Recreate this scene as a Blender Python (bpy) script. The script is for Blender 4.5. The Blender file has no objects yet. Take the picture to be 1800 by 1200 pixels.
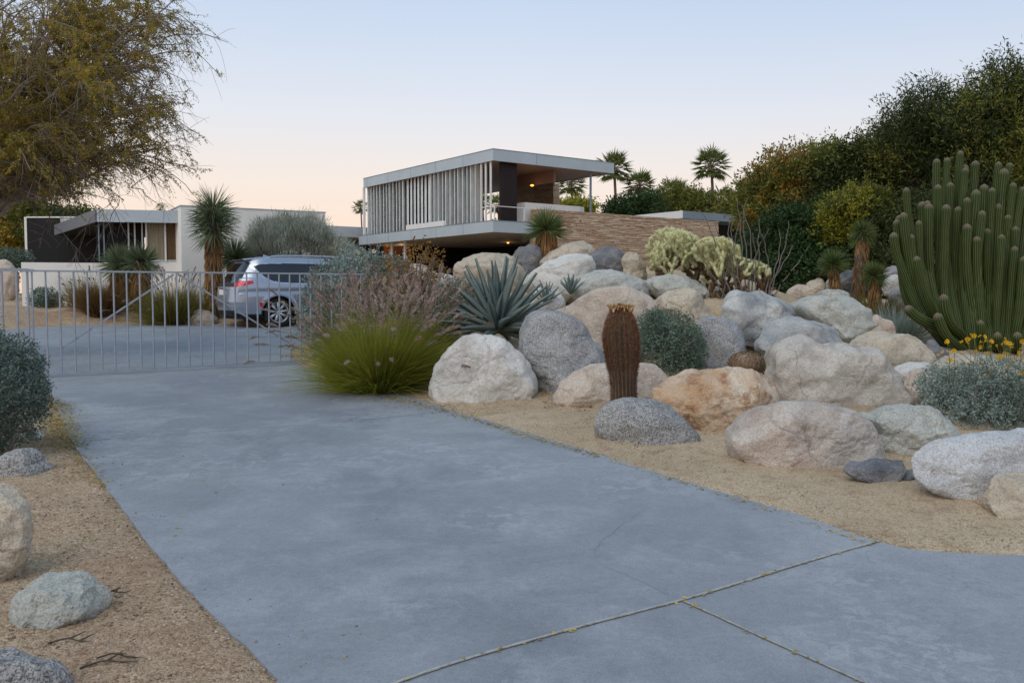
import bpy, math, random
import numpy as np
from mathutils import Vector, Matrix
random.seed(11)
RG = np.random.default_rng(11)
R_ = math.radians
sc = bpy.context.scene
COL = sc.collection
# ------------------------------------------------------------------ camera
FPX = 1550.0; EYE = np.array([0.0, 0.0, 1.6]); PITCH = math.atan(85/FPX); SL = 0.034
CF = np.array([0, math.cos(PITCH), -math.sin(PITCH)]); CU = np.array([0, math.sin(PITCH), math.cos(PITCH)]); CR = np.array([1.0, 0, 0])
def ray(px, py): return CF + CR*(px-900)/FPX + CU*(600-py)/FPX
def at(px, py, Y):
    d = ray(px, py); return EYE + d*(Y/d[1])
def gp(px, py):                      # point of the sloping ground plane seen at that place of the photograph
    d = ray(px, py); t = 1.6/(SL*d[1]-d[2]); return EYE + d*t
cam = bpy.data.cameras.new('camera'); cam.lens = 31.0; cam.sensor_width = 36; cam.clip_end = 2000; cam.clip_start = 0.05
camo = bpy.data.objects.new('camera', cam); COL.objects.link(camo)
camo.location = EYE; camo.rotation_euler = (math.pi/2-PITCH, 0, 0); sc.camera = camo
cam.dof.use_dof = True; cam.dof.focus_distance = 9.5; cam.dof.aperture_fstop = 9.0
sc.view_settings.view_transform = 'Standard'; sc.view_settings.look = 'None'; sc.view_settings.exposure = 0.02; sc.view_settings.gamma = 1
# ------------------------------------------------------------------ small noise library
_P = RG.permutation(256); _P = np.concatenate([_P, _P, _P])
_G = RG.normal(size=(256, 3)); _G /= np.linalg.norm(_G, axis=1)[:, None]
def pn(p):
    p = np.asarray(p, float); i = np.floor(p).astype(int); f = p-i; u = f*f*f*(f*(f*6-15)+10); i &= 255
    r = 0
    for a in (0, 1):
        for b in (0, 1):
            for c in (0, 1):
                h = _P[_P[_P[(i[:, 0]+a) & 255]+((i[:, 1]+b) & 255)]+((i[:, 2]+c) & 255)]
                g = _G[h]; d = f-np.array([a, b, c])
                w = (u[:, 0] if a else 1-u[:, 0])*(u[:, 1] if b else 1-u[:, 1])*(u[:, 2] if c else 1-u[:, 2])
                r = r+w*(g*d).sum(1)
    return r*1.5
def fbm(p, o=4, lac=2.1, g=0.5):
    s = 0; a = 1
    for k in range(o):
        s = s+a*pn(p+k*17.3); p = p*lac; a *= g
    return s
def unit(v):
    v = np.asarray(v, float); return v/np.maximum(np.linalg.norm(v, axis=-1, keepdims=True), 1e-9)
# ------------------------------------------------------------------ objects
def setp(o, label=None, cat=None, group=None, kind=None):
    if label: o['label'] = label
    if cat: o['category'] = cat
    if group: o['group'] = group
    if kind: o['kind'] = kind
    return o
def thing(name, loc, label, cat, group=None):
    o = bpy.data.objects.new(name, None); COL.objects.link(o); o.location = [float(c) for c in loc]; o.empty_display_size = .2
    return setp(o, label, cat, group)
def gloc(p):
    l = np.zeros(3)
    while p is not None:
        l = l+np.array(p.location); p = p.parent
    return l
def mk(name, V, F, mat, parent=None, smooth=False, attrs=None, own=None):
    """V in world coordinates; F array (m,k) or list of polygons"""
    V = np.asarray(V, float)
    if parent is not None: org = gloc(parent)
    else:
        org = np.array([(V[:, 0].min()+V[:, 0].max())/2, (V[:, 1].min()+V[:, 1].max())/2, V[:, 2].min()]) if own is None else np.array(own)
    me = bpy.data.meshes.new(name); Vl = (V-org).astype(np.float32)
    if isinstance(F, np.ndarray):
        m, k = F.shape
        me.vertices.add(len(V)); me.vertices.foreach_set('co', Vl.ravel())
        me.loops.add(m*k); me.loops.foreach_set('vertex_index', F.astype(np.int32).ravel())
        me.polygons.add(m); me.polygons.foreach_set('loop_start', np.arange(0, m*k, k, dtype=np.int32))
        me.update(calc_edges=True); me.validate()
    else:
        me.from_pydata(Vl.tolist(), [], [list(map(int, f)) for f in F]); me.update()
    if attrs:
        for an, av in attrs.items():
            a = me.attributes.new(an, 'FLOAT', 'POINT'); a.data.foreach_set('value', np.asarray(av, np.float32))
    if smooth: me.polygons.foreach_set('use_smooth', np.ones(len(me.polygons), bool))
    me.materials.append(mat)
    o = bpy.data.objects.new(name, me); COL.objects.link(o)
    if parent is not None: o.parent = parent
    else: o.location = org
    return o
class MB:
    def __init__(s): s.V = []; s.F = []; s.n = 0
    def add(s, V, F):
        V = np.asarray(V, float).reshape(-1, 3); s.V.append(V)
        for f in F: s.F.append([int(i)+s.n for i in f])
        s.n += len(V)
    def prism(s, poly, z0, z1):
        n = len(poly); a = sum(poly[i][0]*poly[(i+1) % n][1]-poly[(i+1) % n][0]*poly[i][1] for i in range(n))
        if a < 0: poly = poly[::-1]
        V = [(p[0], p[1], z0) for p in poly]+[(p[0], p[1], z1) for p in poly]
        s.add(V, [list(range(n))[::-1], list(range(n, 2*n))]+[[i, (i+1) % n, n+(i+1) % n, n+i] for i in range(n)])
    def box8(s, V): s.add(V, [(0, 3, 2, 1), (4, 5, 6, 7), (0, 1, 5, 4), (1, 2, 6, 5), (2, 3, 7, 6), (3, 0, 4, 7)])
    def build(s, name, mat, parent=None, smooth=False): return mk(name, np.concatenate(s.V), s.F, mat, parent, smooth)
def tubes(P, Rd, k=6, cap=False):
    """P (n,m,3) Rd (n,m) -> V,F"""
    P = np.asarray(P, float); Rd = np.asarray(Rd, float); n, m, _ = P.shape
    T = np.gradient(P, axis=1); T = unit(T)
    ref = np.tile(np.array([0.31, 0.17, 0.93]), (n, m, 1)); al = np.abs((T*ref).sum(-1)) > .93; ref[al] = (1, 0.1, 0)
    A = unit(np.cross(T, ref)); B = np.cross(T, A)
    an = np.arange(k)*2*math.pi/k
    V = P[:, :, None, :]+Rd[:, :, None, None]*(A[:, :, None, :]*np.cos(an)[None, None, :, None]+B[:, :, None, :]*np.sin(an)[None, None, :, None])
    idx = np.arange(n*m*k).reshape(n, m, k)
    a = idx[:, :-1, :]; b = np.roll(a, -1, 2); c = idx[:, 1:, :]; d = np.roll(c, -1, 2)
    return V.reshape(-1, 3), np.stack([a, c, d, b], -1).reshape(-1, 4)[:, ::-1]
def quads(C, D, N, L, W, mid=.5):
    """diamond leaves"""
    D = unit(D); S = unit(np.cross(D, N)); L = np.broadcast_to(np.asarray(L, float), (len(C),))[:, None]; W = np.broadcast_to(np.asarray(W, float), (len(C),))[:, None]
    V = np.stack([C, C+D*L*mid+S*W/2, C+D*L, C+D*L*mid-S*W/2], 1).reshape(-1, 3)
    return V, np.arange(len(V)).reshape(-1, 4)
def strips(B, D, L, W, droop, seg=4, side=None, taper=True):
    """arching blades"""
    n = len(B); t = np.linspace(0, 1, seg+1)
    D = unit(D); L = np.broadcast_to(np.asarray(L, float), (n,)); dr = np.broadcast_to(np.asarray(droop, float), (n,)); W = np.broadcast_to(np.asarray(W, float), (n,))
    P = B[:, None, :]+D[:, None, :]*(t[None, :, None]*L[:, None, None]); P[:, :, 2] -= (t[None, :]**2)*(dr*L)[:, None]
    hor = D.copy(); hor[:, 2] = 0; hor = unit(hor+1e-6)
    P += hor[:, None, :]*(t[None, :, None]**2)*(dr*L*0.35)[:, None, None]
    if side is None:
        side = unit(np.cross(D, RG.normal(size=(n, 3))))
    w = W[:, None]*(1-t[None, :]**2*0.92 if taper else np.ones((1, seg+1)))/2
    V = np.stack([P-side[:, None, :]*w[:, :, None], P+side[:, None, :]*w[:, :, None]], 2)
    idx = np.arange(n*(seg+1)*2).reshape(n, seg+1, 2)
    F = np.stack([idx[:, :-1, 0], idx[:, :-1, 1], idx[:, 1:, 1], idx[:, 1:, 0]], -1).reshape(-1, 4)
    return V.reshape(-1, 3), F, P
def join(lst):
    Vs = []; Fs = []; n = 0
    for V, F in lst:
        Vs.append(V); Fs.append(F+n); n += len(V)
    return np.concatenate(Vs), np.concatenate(Fs)
def rand_dirs(n): return unit(RG.normal(size=(n, 3)))
# ------------------------------------------------------------------ materials
def sl(c):    # display 0-255 to linear
    return tuple((x/255/12.92 if x/255 <= .04045 else ((x/255+.055)/1.055)**2.4) for x in c)+(1,)
def newmat(name):
    m = bpy.data.materials.new(name); m.use_nodes = True; nt = m.node_tree; nt.nodes.clear()
    o = nt.nodes.new('ShaderNodeOutputMaterial'); b = nt.nodes.new('ShaderNodeBsdfPrincipled'); nt.links.new(b.outputs[0], o.inputs[0])
    return m, nt, b, o
def ramp(nt, stops, src):
    r = nt.nodes.new('ShaderNodeValToRGB'); e = r.color_ramp.elements
    while len(e) < len(stops): e.new(.5)
    for i, (p, c) in enumerate(stops): e[i].position = p; e[i].color = c if len(c) == 4 else tuple(c)+(1,)
    nt.links.new(src, r.inputs[0]); return r.outputs[0]
def coords(nt, kind='Object', scale=(1, 1, 1), rnd=False):
    t = nt.nodes.new('ShaderNodeTexCoord'); mp = nt.nodes.new('ShaderNodeMapping'); nt.links.new(t.outputs[kind], mp.inputs[0]); mp.inputs['Scale'].default_value = scale
    if rnd:
        oi = nt.nodes.new('ShaderNodeObjectInfo'); mu = nt.nodes.new('ShaderNodeVectorMath'); mu.operation = 'SCALE'; mu.inputs[0].default_value = (37, 91, 53)
        nt.links.new(oi.outputs['Random'], mu.inputs['Scale']); nt.links.new(mu.outputs[0], mp.inputs['Location'])
    return mp.outputs[0]
def noise_(nt, vec, scale, det=4, rough=.55, dist=0, out='Fac'):
    n = nt.nodes.new('ShaderNodeTexNoise'); n.inputs['Scale'].default_value = scale; n.inputs['Detail'].default_value = det; n.inputs['Roughness'].default_value = rough; n.inputs['Distortion'].default_value = dist
    nt.links.new(vec, n.inputs['Vector']); return n.outputs[out]
def mixc(nt, a, b, fac, mode='MIX'):
    m = nt.nodes.new('ShaderNodeMix'); m.data_type = 'RGBA'; m.blend_type = mode
    for s, v in ((m.inputs[6], a), (m.inputs[7], b), (m.inputs[0], fac)):
        if isinstance(v, (tuple, list, float, int)): s.default_value = v
        else: nt.links.new(v, s)
    return m.outputs[2]
def mth(nt, op, a, b=None, c=None):
    m = nt.nodes.new('ShaderNodeMath'); m.operation = op
    for s, v in zip(m.inputs, (a, b, c)):
        if v is None: continue
        if isinstance(v, (float, int)): s.default_value = v
        else: nt.links.new(v, s)
    return m.outputs[0]
def bump(nt, b, h, strength, dist=.01):
    n = nt.nodes.new('ShaderNodeBump'); n.inputs['Strength'].default_value = strength; n.inputs['Distance'].default_value = dist
    nt.links.new(h, n.inputs['Height']); nt.links.new(n.outputs[0], b.inputs['Normal'])
def plain(name, c, rough=.6, metal=0, var=.12, scale=3, bmp=.15, spec=.4):
    m, nt, b, o = newmat(name); v = coords(nt); n = noise_(nt, v, scale, 6, .6)
    c = np.array(sl(c)[:3]); lo = tuple(c*(1-var))+(1,); hi = tuple(np.minimum(c*(1+var), 1))+(1,)
    col = ramp(nt, [(.3, lo), (.7, hi)], n); nt.links.new(col, b.inputs['Base Color'])
    b.inputs['Roughness'].default_value = rough; b.inputs['Metallic'].default_value = metal; b.inputs['Specular IOR Level'].default_value = spec
    if bmp: bump(nt, b, noise_(nt, v, scale*14, 5), bmp, .005)
    return m
def leafmat(name, cols, transl=.25, rough=.55):
    m, nt, b, o = newmat(name); g = nt.nodes.new('ShaderNodeNewGeometry'); n = len(cols)
    col = ramp(nt, [((i+.5)/n, sl(c)) for i, c in enumerate(cols)], g.outputs['Random Per Island'])
    v = coords(nt); nn = noise_(nt, v, 1.3, 3); col = mixc(nt, col, mixc(nt, col, (.55, .55, .5, 1), .999, 'MULTIPLY'), ramp(nt, [(.4, (0, 0, 0)), (.62, (1, 1, 1))], nn))
    nt.links.new(col, b.inputs['Base Color']); b.inputs['Roughness'].default_value = rough; b.inputs['Specular IOR Level'].default_value = .25
    tr = nt.nodes.new('ShaderNodeBsdfTranslucent'); nt.links.new(col, tr.inputs[0]); ms = nt.nodes.new('ShaderNodeMixShader'); ms.inputs[0].default_value = transl
    nt.links.new(b.outputs[0], ms.inputs[1]); nt.links.new(tr.outputs[0], ms.inputs[2]); nt.links.new(ms.outputs[0], o.inputs[0])
    return m
def rockmat(name, A, B, C, speck=.35, vein=None, vc=(230, 225, 215), patch=.5, bscale=1.0):
    m, nt, b, o = newmat(name); v = coords(nt, rnd=True)
    n1 = noise_(nt, v, 1.6*bscale, 5, .6, .6); n2 = noise_(nt, v, 5.0, 6, .7, .4); n3 = noise_(nt, v, 95, 3, .8); n4 = noise_(nt, v, 38, 4, .75)
    col = mixc(nt, sl(A), sl(B), ramp(nt, [(.38, (0, 0, 0)), (.62, (1, 1, 1))], n1))
    col = mixc(nt, col, sl(C), mth(nt, 'MULTIPLY', ramp(nt, [(.52, (0, 0, 0)), (.66, (1, 1, 1))], n2), patch))
    if vein:
        w = nt.nodes.new('ShaderNodeTexWave'); w.wave_type = 'BANDS'; w.bands_direction = 'Z'; w.inputs['Scale'].default_value = vein; w.inputs['Distortion'].default_value = 9; w.inputs['Detail'].default_value = 4; w.inputs['Detail Scale'].default_value = 1.2
        mp = nt.nodes.new('ShaderNodeMapping'); mp.inputs['Rotation'].default_value = (.3, .5, .2); nt.links.new(v, mp.inputs[0]); nt.links.new(mp.outputs[0], w.inputs[0])
        col = mixc(nt, col, sl(vc), mth(nt, 'MULTIPLY', ramp(nt, [(.72, (0, 0, 0)), (.97, (1, 1, 1))], w.outputs['Fac']), .38))
    sp = ramp(nt, [(.42, (.30, .30, .31)), (.52, (1, 1, 1)), (.66, (1.0, 1.0, 1.0)), (.74, (1.25, 1.24, 1.2))], n3)
    col = mixc(nt, col, sp, speck, 'MULTIPLY')
    sp2 = ramp(nt, [(.36, (.55, .54, .53)), (.55, (1, 1, 1))], n4); col = mixc(nt, col, sp2, speck, 'MULTIPLY')
    # darker crevice lines
    vo = nt.nodes.new('ShaderNodeTexVoronoi'); vo.feature = 'DISTANCE_TO_EDGE'; vo.inputs['Scale'].default_value = 1.7
    dv = nt.nodes.new('ShaderNodeMixRGB'); dv.inputs[0].default_value = .22; nt.links.new(v, dv.inputs[1]); nt.links.new(noise_(nt, v, 4, 5, out='Color'), dv.inputs[2]); nt.links.new(dv.outputs[0], vo.inputs['Vector'])
    cr = ramp(nt, [(.0, (.62, .6, .57)), (.018, (1, 1, 1))], vo.outputs['Distance'])
    col = mixc(nt, col, cr, mth(nt, 'MULTIPLY', ramp(nt, [(.45, (0, 0, 0)), (.6, (1, 1, 1))], noise_(nt, v, 2.2, 3)), .8), 'MULTIPLY')
    nt.links.new(col, b.inputs['Base Color']); b.inputs['Roughness'].default_value = .85; b.inputs['Specular IOR Level'].default_value = .25
    h = mth(nt, 'ADD', mth(nt, 'MULTIPLY', n2, 2.2), mth(nt, 'ADD', mth(nt, 'MULTIPLY', n4, .8), mth(nt, 'MULTIPLY', n3, .35)))
    h = mth(nt, 'ADD', h, mth(nt, 'MULTIPLY', ramp(nt, [(0, (0, 0, 0)), (.03, (1, 1, 1))], vo.outputs['Distance']), .35))
    h = mth(nt, 'ADD', h, mth(nt, 'MULTIPLY', mth(nt, 'ABSOLUTE', mth(nt, 'SUBTRACT', noise_(nt, v, 7.5, 5, .65), .5)), 1.8)); bump(nt, b, h, .9, .022)
    return m
M = {}
M['r_white'] = rockmat('rock_white', (244, 242, 236), (228, 224, 216), (190, 176, 158), .3)
M['r_grey'] = rockmat('rock_grey', (204, 205, 206), (178, 178, 179), (206, 196, 180), .8)
M['r_pale'] = rockmat('rock_pale', (232, 233, 234), (206, 208, 211), (180, 178, 174), .45)
M['r_pink'] = rockmat('rock_pink', (234, 220, 204), (214, 196, 180), (190, 168, 150), .4)
M['r_orange'] = rockmat('rock_orange', (214, 176, 138), (240, 224, 202), (164, 114, 82), .35, None, patch=.85, bscale=.9)
M['r_stripe'] = rockmat('rock_stripe', (216, 200, 186), (200, 192, 184), (182, 156, 138), .4, .9, (242, 236, 226))
M['r_green'] = rockmat('rock_greenish', (220, 220, 210), (198, 200, 192), (164, 166, 162), .45)
M['r_tan'] = rockmat('rock_tan', (226, 212, 190), (208, 194, 172), (166, 150, 132), .4, 1.4, (228, 218, 200))
M['r_dark'] = rockmat('rock_dark', (146, 148, 153), (116, 118, 124), (180, 172, 160), .5, 1.5, (160, 158, 158))
M['r_patch'] = rockmat('rock_patch', (222, 222, 218), (136, 142, 150), (206, 200, 188), .45, bscale=.7)
M['r_speck'] = rockmat('rock_speckled', (208, 207, 204), (188, 187, 185), (150, 148, 146), 1.0)
M['r_vein'] = rockmat('rock_vein', (230, 223, 212), (210, 201, 190), (188, 178, 164), .4, 1.1, (160, 150, 138))
# ground
def ground_mat():
    m, nt, b, o = newmat('sand'); v = coords(nt)
    n1 = noise_(nt, v, .8, 5, .6); n2 = noise_(nt, v, 6, 6, .7); n3 = noise_(nt, v, 120, 2, .8)
    vo = nt.nodes.new('ShaderNodeTexVoronoi'); vo.inputs['Scale'].default_value = 130; nt.links.new(v, vo.inputs['Vector'])
    vo2 = nt.nodes.new('ShaderNodeTexVoronoi'); vo2.inputs['Scale'].default_value = 62; nt.links.new(v, vo2.inputs['Vector'])
    sx = nt.nodes.new('ShaderNodeSeparateXYZ'); nt.links.new(v, sx.inputs[0])
    left = ramp(nt, [(.0, (1, 1, 1)), (1, (0, 0, 0))], mth(nt, 'MULTIPLY_ADD', sx.outputs['X'], 1.0, .9))
    base = mixc(nt, sl((206, 186, 158)), sl((186, 165, 138)), ramp(nt, [(.35, (0, 0, 0)), (.65, (1, 1, 1))], n1))
    lb = mixc(nt, sl((200, 178, 150)), sl((176, 150, 124)), ramp(nt, [(.38, (0, 0, 0)), (.62, (1, 1, 1))], n1))
    col = mixc(nt, base, lb, left)
    col = mixc(nt, col, sl((132, 100, 72)), mth(nt, 'MULTIPLY', ramp(nt, [(.52, (0, 0, 0)), (.72, (1, 1, 1))], n2), .5))
    sep = nt.nodes.new('ShaderNodeSeparateColor'); nt.links.new(vo.outputs['Color'], sep.inputs[0])
    grain = ramp(nt, [(0, (.5, .47, .45)), (.25, (.85, .84, .83)), (.7, (1.05, 1.04, 1.02)), (1, (1.3, 1.32, 1.33))], sep.outputs[0])
    col = mixc(nt, col, grain, .75, 'MULTIPLY')
    sep2 = nt.nodes.new('ShaderNodeSeparateColor'); nt.links.new(vo2.outputs['Color'], sep2.inputs[0])
    g2 = ramp(nt, [(0, (.55, .5, .48)), (.3, (.95, .94, .93)), (.85, (1.0, 1.0, 1.0)), (1, (1.4, 1.4, 1.4))], sep2.outputs[0])
    col = mixc(nt, col, g2, mth(nt, 'MULTIPLY_ADD', left, .5, .25), 'MULTIPLY')
    nt.links.new(col, b.inputs['Base Color']); b.inputs['Roughness'].default_value = .95; b.inputs['Specular IOR Level'].default_value = .15
    h = mth(nt, 'ADD', mth(nt, 'MULTIPLY', vo.outputs['Distance'], -.6), mth(nt, 'MULTIPLY', n2, 1.4)); h = mth(nt, 'ADD', h, mth(nt, 'MULTIPLY', vo2.outputs['Distance'], -.5))
    bump(nt, b, h, .8, .012)
    return m
M['sand'] = ground_mat()
def concrete_mat():
    m, nt, b, o = newmat('concrete'); v = coords(nt)
    n0 = noise_(nt, coords(nt, scale=(1, .75, 1)), .42, 5, .6, .5); n1 = noise_(nt, v, 1.5, 7, .68, .5); n2 = noise_(nt, v, 9, 6, .7, .8); n3 = noise_(nt, v, 160, 3, .8); n5 = noise_(nt, v, 30, 5, .75)
    col = mixc(nt, sl((151, 155, 160)), sl((131, 135, 142)), ramp(nt, [(.38, (0, 0, 0)), (.62, (1, 1, 1))], n0))
    col = mixc(nt, col, sl((172, 177, 182)), mth(nt, 'MULTIPLY', ramp(nt, [(.47, (0, 0, 0)), (.64, (1, 1, 1))], n1), .45))
    col = mixc(nt, col, sl((184, 186, 191)), mth(nt, 'MULTIPLY', ramp(nt, [(.5, (0, 0, 0)), (.56, (1, 1, 1))], n2), mth(nt, 'MULTIPLY', ramp(nt, [(.5, (0, 0, 0)), (.64, (1, 1, 1))], noise_(nt, v, .9, 4)), .4)))
    col = mixc(nt, col, sl((142, 128, 116)), mth(nt, 'MULTIPLY', ramp(nt, [(.62, (0, 0, 0)), (.76, (1, 1, 1))], noise_(nt, v, 2.6, 6, .75)), .4))
    # long sweeping float marks
    st = noise_(nt, coords(nt, scale=(.8, 1.3, 1)), 2.0, 7, .75, 1.6); col = mixc(nt, col, ramp(nt, [(.3, (.88, .89, .9)), (.7, (1.08, 1.08, 1.07))], st), .7, 'MULTIPLY')
    col = mixc(nt, col, ramp(nt, [(.35, (.82, .82, .83)), (.6, (1.05, 1.05, 1.05))], n5), .55, 'MULTIPLY')
    col = mixc(nt, col, ramp(nt, [(.35, (.66, .66, .67)), (.5, (1, 1, 1)), (.7, (1.18, 1.18, 1.18))], n3), .8, 'MULTIPLY')
    # hairline crazing
    vo = nt.nodes.new('ShaderNodeTexVoronoi'); vo.feature = 'DISTANCE_TO_EDGE'; vo.inputs['Scale'].default_value = 5.5
    dv = nt.nodes.new('ShaderNodeMixRGB'); dv.inputs[0].default_value = .12; nt.links.new(v, dv.inputs[1]); nt.links.new(noise_(nt, v, 7, 5, out='Color'), dv.inputs[2]); nt.links.new(dv.outputs[0], vo.inputs['Vector'])
    cr = ramp(nt, [(.0, (.6, .58, .56)), (.012, (1, 1, 1))], vo.outputs['Distance'])
    msk = ramp(nt, [(.52, (0, 0, 0)), (.62, (1, 1, 1))], noise_(nt, v, .7, 4)); col = mixc(nt, col, cr, mth(nt, 'MULTIPLY', msk, .55), 'MULTIPLY')
    nt.links.new(col, b.inputs['Base Color']); b.inputs['Specular IOR Level'].default_value = .35
    nt.links.new(ramp(nt, [(.3, (.55, .55, .55)), (.7, (.8, .8, .8))], n1), b.inputs['Roughness'])
    bump(nt, b, mth(nt, 'ADD', mth(nt, 'MULTIPLY', n3, .3), mth(nt, 'ADD', n2, mth(nt, 'MULTIPLY', n5, .6))), .35, .006)
    return m
M['concrete'] = concrete_mat()
M['joint'] = plain('joint_filler', (158, 150, 134), .95, 0, .5, 30, .4)
M['stucco'] = plain('white_stucco', (240, 237, 230), .9, 0, .05, 1.2, .3, .2)
M['white'] = plain('white_paint', (232, 230, 226), .6, 0, .04, 1.5, .05)
M['metal'] = plain('brushed_fascia', (184, 195, 202), .5, .15, .07, 1.2, .05)
M['metal2'] = plain('dull_fascia', (128, 142, 154), .55, .3, .08, 1.2, .05)
M['fin'] = plain('louver_metal', (232, 235, 234), .5, .0, .12, 2.5, .05)
M['soffit'] = plain('brown_soffit', (150, 116, 98), .6, 0, .1, 1.0, .05)
M['lowsoffit'] = plain('grey_soffit', (150, 146, 138), .7, 0, .06, 1.0, .05)
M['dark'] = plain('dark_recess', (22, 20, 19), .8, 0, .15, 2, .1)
M['black'] = plain('black_panel', (16, 15, 18), .7, 0, .1, 1, .05)
M['darkpanel'] = plain('maroon_panel', (34, 18, 17), .6, 0, .1, 2, .05)
M['galv'] = plain('galvanised_steel', (156, 165, 177), .45, .35, .12, 8, .05)
M['post'] = plain('grey_post', (108, 116, 126), .5, .4, .1, 6, .05)
M['curtain'] = plain('curtain', (196, 184, 160), .9, 0, .08, 6, .1)
M['curtain2'] = plain('brown_curtain', (160, 132, 100), .9, 0, .08, 6, .1)
M['trunk'] = plain('bark', (92, 80, 70), .9, 0, .35, 14, .8)
M['twig'] = plain('twig', (136, 124, 116), .9, 0, .3, 10, .4)
M['stick'] = plain('grey_stick', (112, 106, 102), .9, 0, .3, 12, .5)
M['palmtrunk'] = plain('palm_bark', (112, 94, 78), .9, 0, .3, 10, .8)
def glassmat(name, c, rough=.06):
    m, nt, b, o = newmat(name); v = coords(nt); n = noise_(nt, v, 2, 3); c = np.array(sl(c)[:3])
    nt.links.new(ramp(nt, [(.3, tuple(c*.8)+(1,)), (.7, tuple(c*1.2)+(1,))], n), b.inputs['Base Color']); b.inputs['Roughness'].default_value = rough; b.inputs['Specular IOR Level'].default_value = .8; return m
M['glass'] = glassmat('dark_glass', (30, 30, 34))
M['carglass'] = glassmat('car_glass', (26, 30, 38), .04)
def wood_mat(name, a, bb, sc_=(6, 6, .6)):
    m, nt, b, o = newmat(name); v = coords(nt, scale=sc_); n = noise_(nt, v, 3, 6, .6, 1)
    w = nt.nodes.new('ShaderNodeTexWave'); w.wave_type = 'BANDS'; w.bands_direction = 'DIAGONAL'; w.inputs['Scale'].default_value = 2.2; nt.links.new(coords(nt, scale=(1, 1, 0)), w.inputs[0])
    col = mixc(nt, sl(a), sl(bb), n); col = mixc(nt, col, ramp(nt, [(0, (.35, .3, .28)), (.15, (1, 1, 1))], w.outputs['Fac']), .7, 'MULTIPLY')
    nt.links.new(col, b.inputs['Base Color']); b.inputs['Roughness'].default_value = .55; return m
M['wood'] = wood_mat('cedar_siding', (178, 112, 58), (132, 76, 38))
def stone_mat():
    m, nt, b, o = newmat('ledge_stone'); g = nt.nodes.new('ShaderNodeNewGeometry'); v = coords(nt)
    col = ramp(nt, [(0, sl((188, 160, 136))), (.15, sl((220, 198, 174))), (.35, sl((208, 182, 156))), (.5, sl((228, 210, 186))), (.65, sl((200, 168, 142))), (.8, sl((220, 200, 174))), (1, sl((190, 152, 128)))], g.outputs['Random Per Island'])
    n = noise_(nt, v, 9, 6, .7); col = mixc(nt, col, ramp(nt, [(.3, (.72, .7, .68)), (.7, (1.12, 1.1, 1.08))], n), .9, 'MULTIPLY')
    nt.links.new(col, b.inputs['Base Color']); b.inputs['Roughness'].default_value = .9; b.inputs['Specular IOR Level'].default_value = .2
    bump(nt, b, noise_(nt, v, 14, 6, .75), .8, .03); return m
M['stone'] = stone_mat()
M['mortar'] = plain('mortar', (150, 128, 106), .95, 0, .15, 8, .4)
def emis(name, c, s):
    m, nt, b, o = newmat(name); b.inputs['Base Color'].default_value = sl(c); b.inputs['Emission Color'].default_value = sl(c); b.inputs['Emission Strength'].default_value = s; return m
M['bulb'] = emis('lit_lamp', (255, 170, 70), 3)
# leaves
M['l_mesq'] = leafmat('mesquite_leaf', [(144, 146, 64), (184, 168, 70), (146, 146, 70), (218, 180, 70), (128, 126, 62), (232, 178, 70), (170, 162, 76)], .5)
M['l_silver'] = leafmat('silver_leaf', [(146, 164, 158), (168, 182, 176), (124, 144, 136), (182, 192, 184), (108, 128, 118)], .15)
M['l_sage'] = leafmat('sage_leaf', [(112, 134, 118), (138, 156, 140), (94, 118, 100), (158, 172, 158), (84, 108, 88)], .15)
M['l_left'] = leafmat('dusty_leaf', [(100, 120, 114), (124, 142, 134), (82, 102, 96), (146, 160, 152), (72, 92, 84)], .12)
M['l_smoke'] = leafmat('smoke_leaf', [(176, 184, 170), (194, 200, 186), (158, 166, 152), (204, 208, 196)], .3)
M['l_dark'] = leafmat('dark_leaf', [(64, 80, 46), (84, 98, 50), (52, 68, 42), (106, 112, 58), (72, 86, 50)], .25)
M['l_olive'] = leafmat('olive_leaf', [(114, 126, 58), (144, 146, 62), (90, 104, 52), (172, 160, 66), (122, 128, 70), (82, 96, 50)], .3)
M['l_green'] = leafmat('deep_green_leaf', [(52, 76, 44), (64, 92, 50), (44, 64, 40), (82, 104, 54)], .25)
M['l_yellow'] = leafmat('yellow_leaf', [(190, 162, 60), (160, 148, 58), (214, 168, 64), (132, 130, 56), (200, 138, 60), (150, 132, 54)], .35)
M['l_orange'] = leafmat('autumn_leaf', [(182, 140, 64), (128, 130, 62), (198, 138, 66), (152, 142, 62), (112, 120, 58), (208, 144, 68)], .35)
M['l_ylw2'] = leafmat('lime_leaf', [(182, 180, 70), (150, 156, 62), (200, 184, 72), (124, 134, 58)], .35)
M['l_palm'] = leafmat('palm_leaf', [(108, 124, 70), (132, 144, 80), (86, 102, 62), (152, 154, 88)], .35)
M['l_yucca'] = leafmat('yucca_leaf', [(104, 124, 96), (130, 146, 106), (82, 102, 82), (156, 160, 112), (112, 130, 104)], .15)
M['l_yucca2'] = leafmat('green_yucca_leaf', [(86, 110, 64), (110, 128, 72), (70, 92, 58), (134, 140, 82)], .15)
M['thatch'] = leafmat('dry_thatch', [(186, 142, 88), (160, 116, 72), (204, 164, 108), (130, 96, 64)], .15)
M['thatch_grey'] = leafmat('grey_thatch', [(128, 112, 104), (104, 92, 86), (146, 130, 118), (92, 80, 74)], .1)
M['g_green'] = leafmat('grass_blade', [(144, 156, 50), (172, 174, 64), (118, 136, 44), (194, 184, 88), (104, 122, 40), (178, 168, 72)], .4)
M['g_brown'] = leafmat('dry_grass', [(138, 104, 70), (164, 124, 82), (112, 90, 58), (120, 106, 58), (150, 112, 80)], .35)
M['g_olive'] = leafmat('olive_grass', [(122, 122, 56), (146, 136, 70), (98, 102, 48), (160, 140, 84)], .35)
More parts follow.
